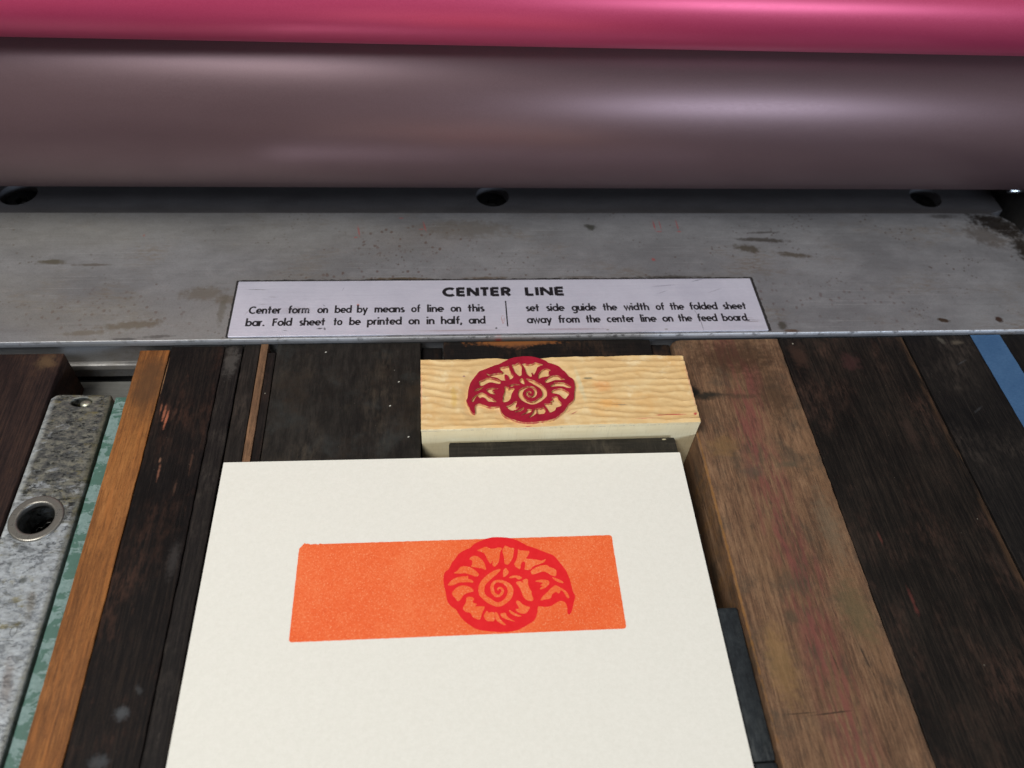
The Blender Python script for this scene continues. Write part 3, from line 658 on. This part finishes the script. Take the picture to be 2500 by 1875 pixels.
# ------------------------------------------------------------------ quoin: rusty steel bar and its teal painted half
q = tag(empty('locking_quoin', (-118, -90, -17)), 'pitted steel locking quoin with a round key hole and worn teal-painted edge half, lower left', 'quoin')
QL = (118, 90, 17)
def quoin_mat():
    M = Mat('pitted_quoin_steel')
    n1 = M.noise((.10, .06, .1), 6, .65); n2 = M.noise((.5, .9, .5), 6, .72, off=(3, 2, 0)); n3 = M.noise((.16, .26, .2), 6, .70, off=(9, 2, 0), dist=.5)
    X, Y, Z = M.xyz()
    col = M.ramp(M.step(n2, .25, .75), [(0, (140, 144, 146)), (.5, (162, 167, 170)), (1, (184, 190, 194))])
    # the far end is heavily stained, the near end is brighter metal
    stain = M.math('ADD', M.step(Y, -66, -24, .0, .30), M.mul(M.math('SUBTRACT', n1, .5), .35))
    far = M.step(M.add(n3, stain), .56, .72)
    col = M.mix(M.mul(far, .8), col, M.mix(M.step(n2, .4, .65), lin((44, 43, 36)), lin((112, 106, 82))))
    ol = M.mul(M.step(M.noise((.3, .5, .4), 6, .7, off=(2, 8, 0)), .52, .66), M.step(n1, .42, .6))
    col = M.mix(M.mul(ol, .75), col, lin((124, 114, 68)))
    pit = M.step(M.noise((.45, .85, .6), 7, .78, off=(12, 3, 0)), .52, .61)
    col = M.mix(M.mul(pit, M.mul(M.step(Y, -80, -40, .10, .95), M.step(M.noise(.09, 4, .6, off=(8, 1, 3)), .28, .46))), col, lin((34, 36, 35)))
    edge = M.step(X, -113.6, -112.2)
    col = M.mix(M.mul(edge, .6), col, lin((92, 90, 70)))
    led = M.step(X, -126.6, -128.2)
    col = M.mix(M.mul(led, M.step(n2, .3, .6, .2, .6)), col, lin((200, 206, 206)))
    for x, y, a, b, r, cc, k in ((-116, -73, 1.6, 5, .2, (116, 108, 92), .6), (-119.6, -66.8, 1.5, 1.2, 0, (92, 96, 92), .8), (-124, -62, 1, 1, 0, (84, 88, 88), .7), (-121, -58.2, 4, 1.2, -.2, (96, 100, 102), .7), (-115.5, -92, 2, 8, .2, (120, 108, 100), .6), (-117.7, -88, 1.3, .12, .5, (220, 224, 220), .7), (-116, -80, 1.6, .12, .3, (216, 220, 214), .7), (-113.6, -79.6, 1.4, .16, .1, (220, 224, 214), .7)):
        col = M.mix(M.mul(M.spot(x, y, a, b, r, .8, .6, .6), k), col, lin(cc))
    h = M.add(M.mul(n2, .7), M.math('SUBTRACT', M.mul(n3, .5), M.mul(pit, .7)))
    return M.done(col, M.step(n2, .3, .7, .34, .6), .45, M.bump(h, .55, .35), .5)
qm = quoin_mat()
hole_c = (-121.4, -49.5)
slot = [(-119.9 + 2.9 * math.cos(a) * (1 if math.cos(a) > 0 else 1), -11.6 + 1.55 * math.sin(a)) for a in [2 * math.pi * i / 32 for i in range(32)]]
far_hole = [(-122.6 + 1.9 * math.cos(2 * math.pi * i / 28), -92.2 + 3.0 * math.sin(2 * math.pi * i / 28)) for i in range(28)]
body = [(-111.8, -168)] + [(-111.75 + .07 * nz(i * .3, 2, 0), -160 + i * 2.5) for i in range(60)] + [(-112.0, -9.6), (-112.4, -9.2), (-126.6, -8.6), (-127.6, -9.0), (-128.7, -10.2)] + [(-128.7 + .06 * nz(i * .3, 7, 0), -12 - i * 2.5) for i in range(60)] + [(-128.7, -168)]
curve_solid('quoin_bar', body, [circle(*hole_c, 6.4), slot, far_hole], -16.9, -1.0, qm, q, QL, bevel=.45, bres=3)
ring_mat = simple_metal('turned_collar_steel', (142, 138, 130), .32, .7, .8, .35, (84, 78, 68))
curve_solid('key_hole_collar', circle(*hole_c, 6.75, 64), [circle(*hole_c, 4.45, 64)], -2.6, -.55, ring_mat, q, QL, bevel=.5, bres=4)
dark_gear = simple_metal('oily_black_steel', (30, 29, 28), .25, .8)
teeth = []
for i in range(48):
    a = 2 * math.pi * i / 48; rr = 3.0 if (i // 4) % 2 else 2.3
    teeth.append((hole_c[0] + rr * math.cos(a), hole_c[1] + rr * math.sin(a)))
curve_solid('key_pinion', circle(*hole_c, 4.4, 48), [teeth], -13, -8.5, dark_gear, q, QL, bevel=.25)
bm = bmesh.new(); bmesh.ops.create_uvsphere(bm, u_segments=24, v_segments=12, radius=1.5)
bmesh.ops.scale(bm, vec=(1.1, .9, .5), verts=bm.verts)
from_bm('slot_screw', bm, simple_metal('screw_steel', (176, 176, 160), .35, .8, .8, .4, (90, 88, 66)), q, (QL[0] - 118.9, QL[1] - 11.6, QL[2] - 2.1), 60)
bm = bmesh.new()
ribbon(bm, [(-117.9 + .72 * math.cos(a), -79.5 + 1.25 * math.sin(a)) for a in [2 * math.pi * i / 28 for i in range(29)]], .16, -.985)
ribbon(bm, [(-120.2, -81.9), (-118.6, -81.7), (-117.2, -81.95)], .13, -.986)
ribbon(bm, [(-117.6, -83.4), (-116.1, -83.1)], .16, -.987)
from_bm('engraved_scale', bm, simple_metal('engraving_shadow', (98, 100, 100), .6, .2), q, QL, 0)
M = Mat('worn_teal_paint')
n1 = M.noise((.16, .24, .2), 4, .68, off=(3, 5, 1), dist=.3); n2 = M.noise(.9, 5, .7, off=(4, 4, 0)); X, Y, Z = M.xyz()
teal = M.ramp(n2, [(.3, (44, 90, 108)), (.7, (62, 114, 128))])
bare = M.ramp(n2, [(.3, (122, 150, 168)), (.7, (180, 204, 216))])
lowpaint = M.ramp(n2, [(.3, (92, 118, 122)), (.7, (122, 146, 148))])
teal = M.mix(M.step(Y, -76, -84), teal, lowpaint)
teal_mat_col = M.mix(M.step(n1, .45, .50), teal, bare)
ed = M.step(X, -108.4, -107.8)
teal_mat_col = M.mix(M.mul(ed, .6), teal_mat_col, lin((84, 112, 78)))
teal_mat = M.done(teal_mat_col, .5, 0, M.bump(M.add(M.step(n1, .47, .51, 1, 0), M.mul(n2, .4)), .4, .2))
bm = board_bm(-110.95, -107.5, -168, -9.8, -16.9, -1.35, .3, .08, 22., 90, .3)
bmesh.ops.translate(bm, vec=QL, verts=bm.verts)
from_bm('painted_half', bm, teal_mat, q)

# ------------------------------------------------------------------ the carved block
BX, BY, BTH = -22.969, -3.802, .00707
BW, BD, TH = 79.63, 25.33, 6.6
blk = empty('carved_printing_block', (BX, BY, 0)); blk.rotation_euler = (0, 0, BTH)
tag(blk, 'pale carved printing block with a raised ammonite fossil coated in dark red ink', 'printing block')
AMM_OUT = [(-5.84,12.15),(-4.39,12.6),(-2.6,12.77),(-0.81,12.67),(0.96,12.37),(2.71,11.76),(4.25,10.81),(5.78,9.83),(7.17,9.33),(8.88,8.49),(10.25,7.85),(11.95,7.02),(12.89,5.73),(13.81,4.35),(14.7,2.8),(15.11,1.65),(15.53,-0.05),(15.76,-1.91),(15.96,-3.2),(16.33,-4.21),(16.08,-5.2),(15.57,-6.61),(15.05,-8.19),(14.55,-8.88),(14.12,-8.95),(13.93,-8.32),(13.98,-7.08),(13.75,-6.09),(13.12,-5.53),(12.27,-5.44),(11.19,-5.99),(9.93,-6.65),(8.56,-6.78),(7.21,-6.6),(6.77,-6.79),(6.48,-8.2),(5.95,-9.58),(5.02,-10.58),(3.8,-11.22),(2.59,-11.86),(1.04,-12.48),(-0.96,-12.73),(-3.11,-12.73),(-5.25,-12.47),(-7.21,-12.13),(-8.84,-11.64),(-9.97,-10.82),(-11.1,-9.91),(-12.07,-8.84),(-12.87,-7.59),(-13.35,-6.69),(-14.5,-5.76),(-15.32,-4.67),(-15.64,-3.4),(-15.87,-1.96),(-16.19,-0.49),(-16.34,1.35),(-16.24,2.64),(-15.8,3.56),(-14.92,4.28),(-14.12,5.95),(-13.23,7.06),(-12.32,8.37),(-10.9,9.29),(-9.29,10.01),(-8.37,10.96),(-7.11,11.6)]
AMM_HOLES = [
[(-7.38,9.07),(-6.31,9.51),(-5.23,9.96),(-4.19,9.44),(-2.95,9.4),(-2.23,9.66),(-1.36,9.34),(-1.86,8.38),(-2.12,6.85),(-2.54,5.52),(-3.38,4.6),(-3.87,5.19),(-3.81,6.33),(-4.3,5.4),(-4.71,5.98),(-5.19,6.96),(-5.66,8.13),(-6.52,8.65)],
[(-1.01,8.45),(-0.83,9.32),(-0.25,10.08),(0.35,9.77),(0.95,9.45),(1.82,9.23),(1.56,7.87),(1.31,6.72),(0.72,5.79),(0.06,5.05),(-0.71,5.46),(-0.73,6.61),(-0.85,7.57)],
[(3.14,8.98),(3.38,8.59),(4.61,8.45),(5.75,8.21),(5.4,7.16),(4.81,6.41),(6.2,6.16),(7.6,5.92),(8.64,5.69),(9.55,6.04),(9.13,5.29),(7.85,4.76),(6.58,4.33),(5.64,3.51),(4.75,3.36),(4.24,3.56),(4.49,4.5),(4.47,5.46),(3.86,5.48),(3.45,4.73),(3.2,3.7),(2.53,4.01),(1.89,4.98),(2.4,5.92),(2.84,7.25)],
[(6.03,2.93),(7.05,3.65),(8.33,4.17),(9.92,4.3),(10.57,3.71),(11.92,3.09),(12.0,2.14),(11.75,1.4),(10.73,1.63),(9.91,2.22),(8.89,2.64),(7.64,2.31),(6.39,1.98),(6.07,2.37)],
[(11.18,0.96),(12.19,0.54),(13.19,0.04),(13.73,-0.63),(12.62,-0.4),(11.63,0.19)],
[(6.75,0.01),(7.82,0.34),(9.2,0.29),(10.04,-0.12),(9.87,-0.94),(9.03,-1.65),(7.95,-2.06),(7.71,-1.87),(8.37,-1.25),(7.87,-1.05),(8.52,-0.52),(7.42,-0.2)],
[(7.87,-4.96),(8.28,-4.17),(9.41,-3.12),(10.54,-2.07),(11.65,-1.38),(12.64,-1.88),(13.61,-2.56),(14.37,-3.5),(14.61,-4.51),(14.08,-4.58),(13.67,-3.65),(12.91,-2.62),(12.31,-3.42),(11.66,-3.03),(10.75,-3.54),(10.13,-4.6),(9.09,-4.74)],
[(1.98,-0.18),(2.94,0.06),(3.78,-0.34),(3.47,0.23),(4.37,0.66),(4.78,0.36),(4.78,-0.75),(5.04,-1.86),(5.41,-2.6),(5.42,-3.51),(5.69,-4.43),(5.31,-4.95),(4.3,-4.73),(3.66,-4.17),(3.22,-3.24),(2.96,-2.14),(2.51,-1.21)],
[(0.17,1.28),(0.98,1.71),(2.02,1.77),(3.21,1.35),(3.18,0.98),(2.47,0.73),(1.81,1.22),(0.94,1.16)],
[(-1.27,1.89),(-1.19,3.2),(-0.63,3.84),(-0.14,3.35),(0.09,2.78),(-0.39,2.05),(-1.11,1.61)],
[(1.54,-5.25),(2.07,-5.0),(3.02,-5.93),(4.0,-6.5),(4.66,-6.71),(4.27,-7.4),(3.71,-8.08),(2.85,-8.22),(1.87,-7.83),(1.24,-7.1),(2.1,-6.96),(1.82,-6.06)],
[(-0.29,-7.31),(0.2,-7.59),(1.33,-8.34),(2.47,-8.82),(1.62,-8.96),(0.48,-8.48),(-0.16,-7.93)],
[(-2.44,-8.18),(-1.34,-8.05),(-1.05,-8.77),(-0.26,-9.5),(0.7,-10.14),(-0.45,-9.83),(-1.59,-9.35),(-2.31,-8.89)],
[(-3.81,-7.78),(-3.2,-8.15),(-2.76,-9.39),(-1.98,-10.29),(-1.51,-10.83),(-2.01,-10.89),(-2.98,-10.25),(-3.61,-9.7),(-3.85,-8.83)],
[(-6.56,-8.54),(-5.84,-7.34),(-5.36,-7.8),(-4.68,-7.66),(-4.09,-7.94),(-4.17,-9.51),(-4.45,-9.84),(-5.45,-9.8),(-6.02,-9.61)],
[(-11.5,-6.24),(-10.79,-5.02),(-10.59,-3.78),(-9.57,-3.64),(-8.83,-4.21),(-9.27,-4.91),(-8.28,-5.48),(-8.81,-5.99),(-7.8,-6.03),(-6.54,-6.17),(-7.01,-7.3),(-7.39,-8.33),(-7.76,-9.19),(-8.58,-8.98),(-9.39,-8.42),(-9.86,-7.53),(-11.02,-7.13)],
[(-14.1,-2.39),(-13.4,-1.33),(-12.37,-0.64),(-11.17,-0.5),(-9.99,-0.91),(-9.32,-1.48),(-9.17,-2.04),(-10.37,-2.35),(-11.4,-2.85),(-12.11,-3.9),(-12.79,-4.32),(-13.45,-3.49)],
[(-14.99,0.01),(-14.38,0.91),(-13.34,1.61),(-12.13,1.93),(-10.93,1.98),(-10.24,2.04),(-10.26,1.4),(-9.41,0.99),(-9.09,0.34),(-10.12,0.47),(-11.31,0.51),(-12.68,0.38),(-13.72,-0.13),(-14.66,-0.18)],
[(-13.48,3.04),(-12.61,3.66),(-11.89,4.58),(-10.85,4.73),(-9.82,4.5),(-8.8,3.9),(-7.96,3.12),(-7.64,2.36),(-8.34,2.01),(-9.36,2.42),(-10.73,2.94),(-12.11,2.9)],
[(-9.57,6.73),(-8.67,7.47),(-7.62,7.34),(-6.61,6.44),(-5.96,5.27),(-5.77,3.75),(-6.7,4.16),(-7.74,4.39),(-8.94,4.62),(-9.2,4.82),(-8.92,5.38),(-8.97,6.33)],
[(-2.02,3.75),(-2.37,3.68),(-2.88,3.58),(-3.4,3.41),(-3.86,3.17),(-4.32,2.88),(-4.75,2.59),(-5.15,2.31),(-5.54,2.02),(-5.91,1.7),(-6.29,1.34),(-6.67,0.94),(-7.02,0.48),(-7.31,-0.01),(-7.53,-0.53),(-7.67,-1.07),(-7.73,-1.66),(-7.7,-2.27),(-7.57,-2.89),(-7.3,-3.43),(-6.96,-3.85),(-6.6,-4.23),(-6.22,-4.61),(-5.81,-4.97),(-5.42,-5.27),(-5.01,-5.54),(-4.57,-5.79),(-4.12,-6.0),(-3.67,-6.16),(-3.19,-6.27),(-2.65,-6.26),(-2.08,-6.09),(-1.53,-5.82),(-1.04,-5.51),(-0.59,-5.19),(-0.17,-4.82),(0.19,-4.39),(0.52,-3.89),(0.8,-3.31),(0.97,-2.67),(0.98,-2.0),(0.85,-1.36),(0.59,-0.76),(0.17,-0.27),(-0.32,0.08),(-0.79,0.34),(-1.25,0.54),(-1.71,0.67),(-2.16,0.75),(-2.62,0.78),(-3.1,0.76),(-3.57,0.63),(-3.97,0.36),(-4.29,-0.0),(-4.53,-0.44),(-4.67,-0.93),(-4.71,-1.45),(-4.67,-1.94),(-4.56,-2.42),(-4.36,-2.87),(-4.1,-3.25),(-3.77,-3.54),(-3.38,-3.74),(-2.95,-3.81),(-2.54,-3.73),(-2.16,-3.53),(-1.85,-3.28),(-1.62,-2.97),(-1.46,-2.62),(-1.38,-2.26),(-1.42,-1.92),(-1.54,-1.63),(-1.72,-1.39),(-1.95,-1.22),(-2.23,-1.12),(-2.52,-1.1),(-2.78,-1.24),(-2.95,-1.45),(-3.05,-1.68),(-3.01,-1.92),(-2.9,-2.04),(-2.83,-2.1),(-2.62,-1.93),(-2.65,-1.85),(-2.66,-1.78),(-2.64,-1.79),(-2.59,-1.73),(-2.5,-1.63),(-2.45,-1.59),(-2.35,-1.62),(-2.19,-1.69),(-2.08,-1.79),(-2.01,-1.91),(-1.97,-2.07),(-1.97,-2.21),(-2.03,-2.4),(-2.14,-2.62),(-2.28,-2.8),(-2.48,-2.95),(-2.73,-3.07),(-2.93,-3.1),(-3.11,-3.03),(-3.32,-2.88),(-3.5,-2.69),(-3.64,-2.44),(-3.76,-2.12),(-3.84,-1.78),(-3.87,-1.43),(-3.85,-1.06),(-3.78,-0.74),(-3.67,-0.46),(-3.49,-0.2),(-3.29,-0.03),(-3.01,0.07),(-2.65,0.11),(-2.27,0.07),(-1.92,-0.04),(-1.59,-0.23),(-1.28,-0.47),(-0.97,-0.79),(-0.71,-1.15),(-0.55,-1.47),(-0.47,-1.8),(-0.42,-2.17),(-0.43,-2.5),(-0.51,-2.84),(-0.66,-3.24),(-0.86,-3.63),(-1.08,-3.97),(-1.32,-4.29),(-1.63,-4.57),(-2.02,-4.83),(-2.44,-5.03),(-2.8,-5.14),(-3.07,-5.15),(-3.36,-5.09),(-3.67,-4.96),(-3.98,-4.75),(-4.31,-4.47),(-4.66,-4.16),(-5.06,-3.88),(-5.45,-3.61),(-5.76,-3.33),(-6.0,-3.01),(-6.16,-2.71),(-6.23,-2.44),(-6.26,-2.13),(-6.24,-1.74),(-6.18,-1.35),(-6.12,-1.01),(-6.02,-0.68),(-5.87,-0.38),(-5.64,-0.08),(-5.33,0.23),(-5.0,0.55),(-4.68,0.85),(-4.35,1.13),(-4.0,1.43),(-3.62,1.74),(-3.21,2.06),(-2.84,2.39),(-2.47,2.77),(-2.12,3.17),(-1.88,3.46)]]

def opened(loop, k):
    cx = sum(p[0] for p in loop) / len(loop); cy = sum(p[1] for p in loop) / len(loop)
    return [(cx + (x - cx) * k, cy + (y - cy) * k) for x, y in loop]
AMM_HOLES = [opened(hh, 1.07) if i < len(AMM_HOLES) - 1 else hh for i, hh in enumerate(AMM_HOLES)]
def amm_block(p): return (28.85 - p[0] * .977, -12.02 + p[1] * .957)
def in_poly(x, y, poly):
    c = False; j = len(poly) - 1
    for i in range(len(poly)):
        if (poly[i][1] > y) != (poly[j][1] > y) and x < (poly[j][0] - poly[i][0]) * (y - poly[i][1]) / (poly[j][1] - poly[i][1]) + poly[i][0]: c = not c
        j = i
    return c
def seg_dist(x, y, poly):
    best = 1e9
    for i in range(len(poly)):
        ax, ay = poly[i - 1]; bx_, by_ = poly[i]
        dx, dy = bx_ - ax, by_ - ay; l2 = dx * dx + dy * dy or 1e-9
        t = max(0, min(1, ((x - ax) * dx + (y - ay) * dy) / l2))
        d = math.hypot(x - ax - t * dx, y - ay - t * dy); best = min(best, d)
    return best
OUTB = [amm_block(p) for p in AMM_OUT]
# base with pale upright sides
def pale_mat():
    M = Mat('pale_block_side')
    n = M.noise((.05, .8, .6), 5, .6); n2 = M.noise(.15, 4, .6, off=(3, 3, 0)); X, Y, Z = M.xyz()
    col = M.ramp(M.add(M.mul(n, .5), M.mul(n2, .5)), [(.3, (232, 212, 166)), (.7, (246, 232, 192))])
    ln = M.step(M.math('ABSOLUTE', M.math('SUBTRACT', Z, TH - 1.55)), .16, .05)
    dash = M.step(M.noise((.7, 1, 0.1), 4, .7, off=(7, 1, 0)), .50, .60)
    col = M.mix(M.mul(M.mul(ln, dash), .75), col, lin((120, 112, 128)))
    g = M.noise((2.5, .5, .25), 4, .7)
    col = M.mix(M.step(g, .5, .8, 0, .3), col, lin((186, 170, 128)))
    return M.done(col, .6, 0, M.bump(g, .2, .15), .3)
pale = pale_mat()
bm = board_bm(0.05, BW - .05, -BD + .06, -.06, -16.9, TH - 1.55, .05, .03, 31., 40, .05)
from_bm('block_base', bm, pale, blk)
# gouged top sheet as a height field with upright edges
M = Mat('carved_face')
n = M.noise((.10, .20, .2), 5, .62, dist=.4); n2 = M.noise(.3, 5, .65, off=(5, 5, 0)); n3 = M.noise(.12, 4, .6, off=(9, 1, 0)); ff = M.noise(2.6, 4, .7)
cf = M.ramp(M.add(M.mul(n, .6), M.mul(n2, .4)), [(.30, (214, 176, 120)), (.5, (225, 190, 134)), (.7, (233, 206, 154))])
cf = M.mix(M.mul(M.step(n3, .5, .68), .35), cf, lin((222, 168, 96)))
cf = M.mix(M.mul(M.step(M.noise(.2, 4, .6, off=(1, 19, 0)), .55, .72), .5), cf, lin((238, 220, 178)))
for x, y, a, b, r, cc, k in ((49, -8.3, 2.2, .5, .05, (120, 116, 92), .8), (57, -18.6, 3, .35, 0, (140, 130, 118), .7), (12.6, -6.6, .5, .4, 0, (150, 100, 110), .8), (46.6, -11, 1.0, 8, .12, (214, 206, 168), .7), (53, -11.5, 4, 3, 0, (226, 158, 92), .6), (54, -18, 5, 2.4, 0, (230, 166, 84), .6),
                         (9.4, -14, 1.2, 6, 0, (214, 176, 96), .7), (71, -22.7, 6.5, .28, .02, (186, 40, 52), .95), (64, -23.7, 5, .14, .03, (200, 84, 84), .7), (78.6, -22.5, .7, .6, 0, (176, 36, 50), .9), (43.4, -21.0, 1.6, .22, .55, (176, 60, 82), .9), (42, -20.2, 1.2, .2, .55, (196, 110, 110), .7), (30, -25.0, 1.4, .18, 0, (176, 44, 56), .9), (.2, -12, .3, 12, 0, (222, 150, 120), .6), (79.4, -12, .35, 12, 0, (226, 160, 130), .6)):
    cf = M.mix(M.mul(M.spot(x, y, a, b, r, .8, .5, .9), k), cf, lin(cc))
carved = M.done(cf, .55, 0, M.bump(M.add(M.mul(ff, .5), M.mul(n, .4)), .3, .15), .3)
def carved_h(x, y):
    d = seg_dist(x, y, OUTB); ins = in_poly(x, y, OUTB)
    # long gouge strokes running sideways, each a shallow scoop with sharp ridges
    yy = y + 2.6 * nz(x * .045, y * .07, 3.0) + .9 * nz(x * .15, y * .22, 8.0)
    k = math.floor(yy / 2.35); f = yy / 2.35 - k - .5 + .12 * nz(x * .12, k * 2.7, 4.4)
    depth = .48 + .55 * nz(x * .07 + k * 3.1, k * 1.7, 1.0)
    h = -.28 - max(0.0, depth) * (.25 - f * f) * 2.4
    h += .12 * nz(x * .4, y * .8, 5.) + .06 * nz(x * 1.3, y * 2.3, 2.)
    if ins: h = -.85 + .14 * nz(x * .8, y * .8, 4.) 
    else:
        w = max(0.0, 1 - d / 2.6)
        ringg = -1.05 + .12 * nz(x * .5, y * .5, 6.)
        h = h * (1 - w) + ringg * w
    return TH + h
NX, NY = 200, 72
bm = bmesh.new(); grid = []
for j in range(NY + 1):
    row = []
    for i in range(NX + 1):
        x, y = BW * i / NX, -BD * j / NY
        ex = .12 * nz(y * .8, 1, 1) if i in (0, NX) else 0; ey = .10 * nz(x * .6, 4, 1) if j in (0, NY) else 0
        h = carved_h(x, y)
        e_ = min(x, BW - x, -y, BD + y)
        if e_ < .4: h -= (.4 - e_) * .35
        row.append(bm.verts.new((x + ex, y + ey, h)))
    grid.append(row)
for j in range(NY):
    for i in range(NX): bm.faces.new((grid[j][i], grid[j + 1][i], grid[j + 1][i + 1], grid[j][i + 1]))
rim = [grid[0][i] for i in range(NX)] + [grid[j][NX] for j in range(NY)] + [grid[NY][i] for i in range(NX, 0, -1)] + [grid[j][0] for j in range(NY, 0, -1)]
low = [bm.verts.new((v.co.x, v.co.y, TH - 1.54)) for v in rim]
sides = [bm.faces.new((rim[i], rim[(i + 1) % len(rim)], low[(i + 1) % len(rim)], low[i])) for i in range(len(rim))]
for f in sides: f.material_index = 1
from_bm('carved_face', bm, [carved, pale], blk, smooth=50)
# raised ammonite, inked on top
M = Mat('dark_red_ink')
n = M.noise(1.6, 5, .65); n2 = M.noise(.25, 4, .6)
rc_ = M.ramp(M.add(M.mul(n, .4), M.mul(n2, .6)), [(.3, (138, 14, 40)), (.5, (158, 22, 47)), (.7, (174, 30, 54))])
ink_top = M.done(rc_, .5, 0, M.bump(n, .3, .08), .25)
M = Mat('relief_wall'); n = M.noise(.8, 4, .6)
wall = M.done(M.mix(M.step(n, .35, .6), lin((222, 186, 126)), lin((186, 84, 76))), .6)
curve_solid('inked_relief', smooth_loop(OUTB, 4, .07, 1.), [smooth_loop([amm_block(p) for p in h], 3, .05, 2. + i) for i, h in enumerate(AMM_HOLES)], TH - 1.45, TH, [ink_top, wall], blk, (0, 0, 0), 0, smooth=0)

# ------------------------------------------------------------------ the printed card
CX, CY, CTH = -76.41, -34.63, -.00408
card = empty('printed_card', (CX, CY, 0)); card.rotation_euler = (0, 0, CTH)
tag(card, 'cream paper card printed with an orange rectangle and a red ammonite', 'card')
M = Mat('cream_card')
pn = M.noise(1.1, 5, .6); pf = M.noise(4.0, 4, .65); lay = M.noise((.35, 1.6, 1), 4, .6, off=(2, 7, 0))
pc = M.ramp(M.add(M.mul(pn, .5), M.mul(pf, .5)), [(.35, (232, 229, 217)), (.65, (241, 238, 227))])
paper = M.done(pc, .75, 0, M.bump(M.add(M.mul(pf, .5), M.add(M.mul(pn, .4), M.mul(lay, .35))), .4, .14), .2)
out_c = rough_rect(0, -150, 127, 0, .25, .02, 3, 1)
curve_solid('card_sheet', out_c, [], .05, .45, paper, card, (0, 0, 0), .05, bres=1)
# ink lies in rectangle coordinates: origin at its upper left corner, same slant as the card
c_, s_ = math.cos(-CTH), math.sin(-CTH)
dx, dy = -53.71 - CX, -60.35 - CY
RX, RY = dx * c_ - dy * s_, dx * s_ + dy * c_
RW, RH = 80.7, 25.5
M = Mat('orange_print')
n = M.noise(1.5, 6, .7); n2 = M.noise((.05, .05, .05), 4, .6); fbr = M.noise((1.1, 4.2, 1), 4, .7)
oc = M.ramp(M.add(M.mul(n, .55), M.mul(n2, .45)), [(.32, (236, 90, 36)), (.5, (244, 106, 52)), (.68, (250, 130, 76))])
pale_f = M.step(M.add(M.mul(fbr, .6), M.mul(n, .4)), .56, .70, 0, .5)
oc = M.mix(pale_f, oc, lin((250, 160, 112)))
fl = M.noise(2.6, 3, .75, off=(3, 3, 9))
oc = M.mix(M.step(fl, .56, .66, 0, .6), oc, lin((252, 176, 128))); oc = M.mix(M.step(fl, .42, .34, 0, .5), oc, lin((226, 70, 24)))
oc = M.mix(M.mul(M.spot(RX + 5, RY - 22, 9, 4, .2, .9, .6, .3), .4), oc, lin((236, 112, 96)))
orange_ink = M.done(oc, .6, 0, M.bump(fbr, .15, .06), .3)
def torn(pts):
    out = []
    for x, y in pts:
        if y > -.6 and x < 6: y += .25 * nz(x * 1.4, 3, 3) + (.25 if 1.2 < x < 2.6 else 0)
        if y > -.6 and x < 1.2: y -= (1.2 - x) * .7
        out.append((x, y))
    return out
curve_solid('orange_rectangle', torn(rough_rect(0, -RH, RW, 0, .7, .09, .5, 12.)), [], .452, .462, orange_ink, card, (RX, RY, 0), 0, smooth=0)
M = Mat('red_print')
n = M.noise(1.3, 5, .65); n2 = M.noise(.3, 4, .6)
rcol = M.ramp(M.add(M.mul(n, .5), M.mul(n2, .5)), [(.3, (226, 26, 34)), (.7, (238, 42, 46))])
red_ink = M.done(rcol, .65, 0, M.bump(n, .15, .05), .2)
AP = (52.77, -12.36)
curve_solid('red_ammonite', [(AP[0] + x, AP[1] + y) for x, y in smooth_loop(AMM_OUT, 4, .06, 3.)], [[(AP[0] + x, AP[1] + y) for x, y in smooth_loop(h, 3, .06, 5. + i)] for i, h in enumerate(AMM_HOLES)], .464, .474, red_ink, card, (RX, RY, 0), 0, smooth=0)
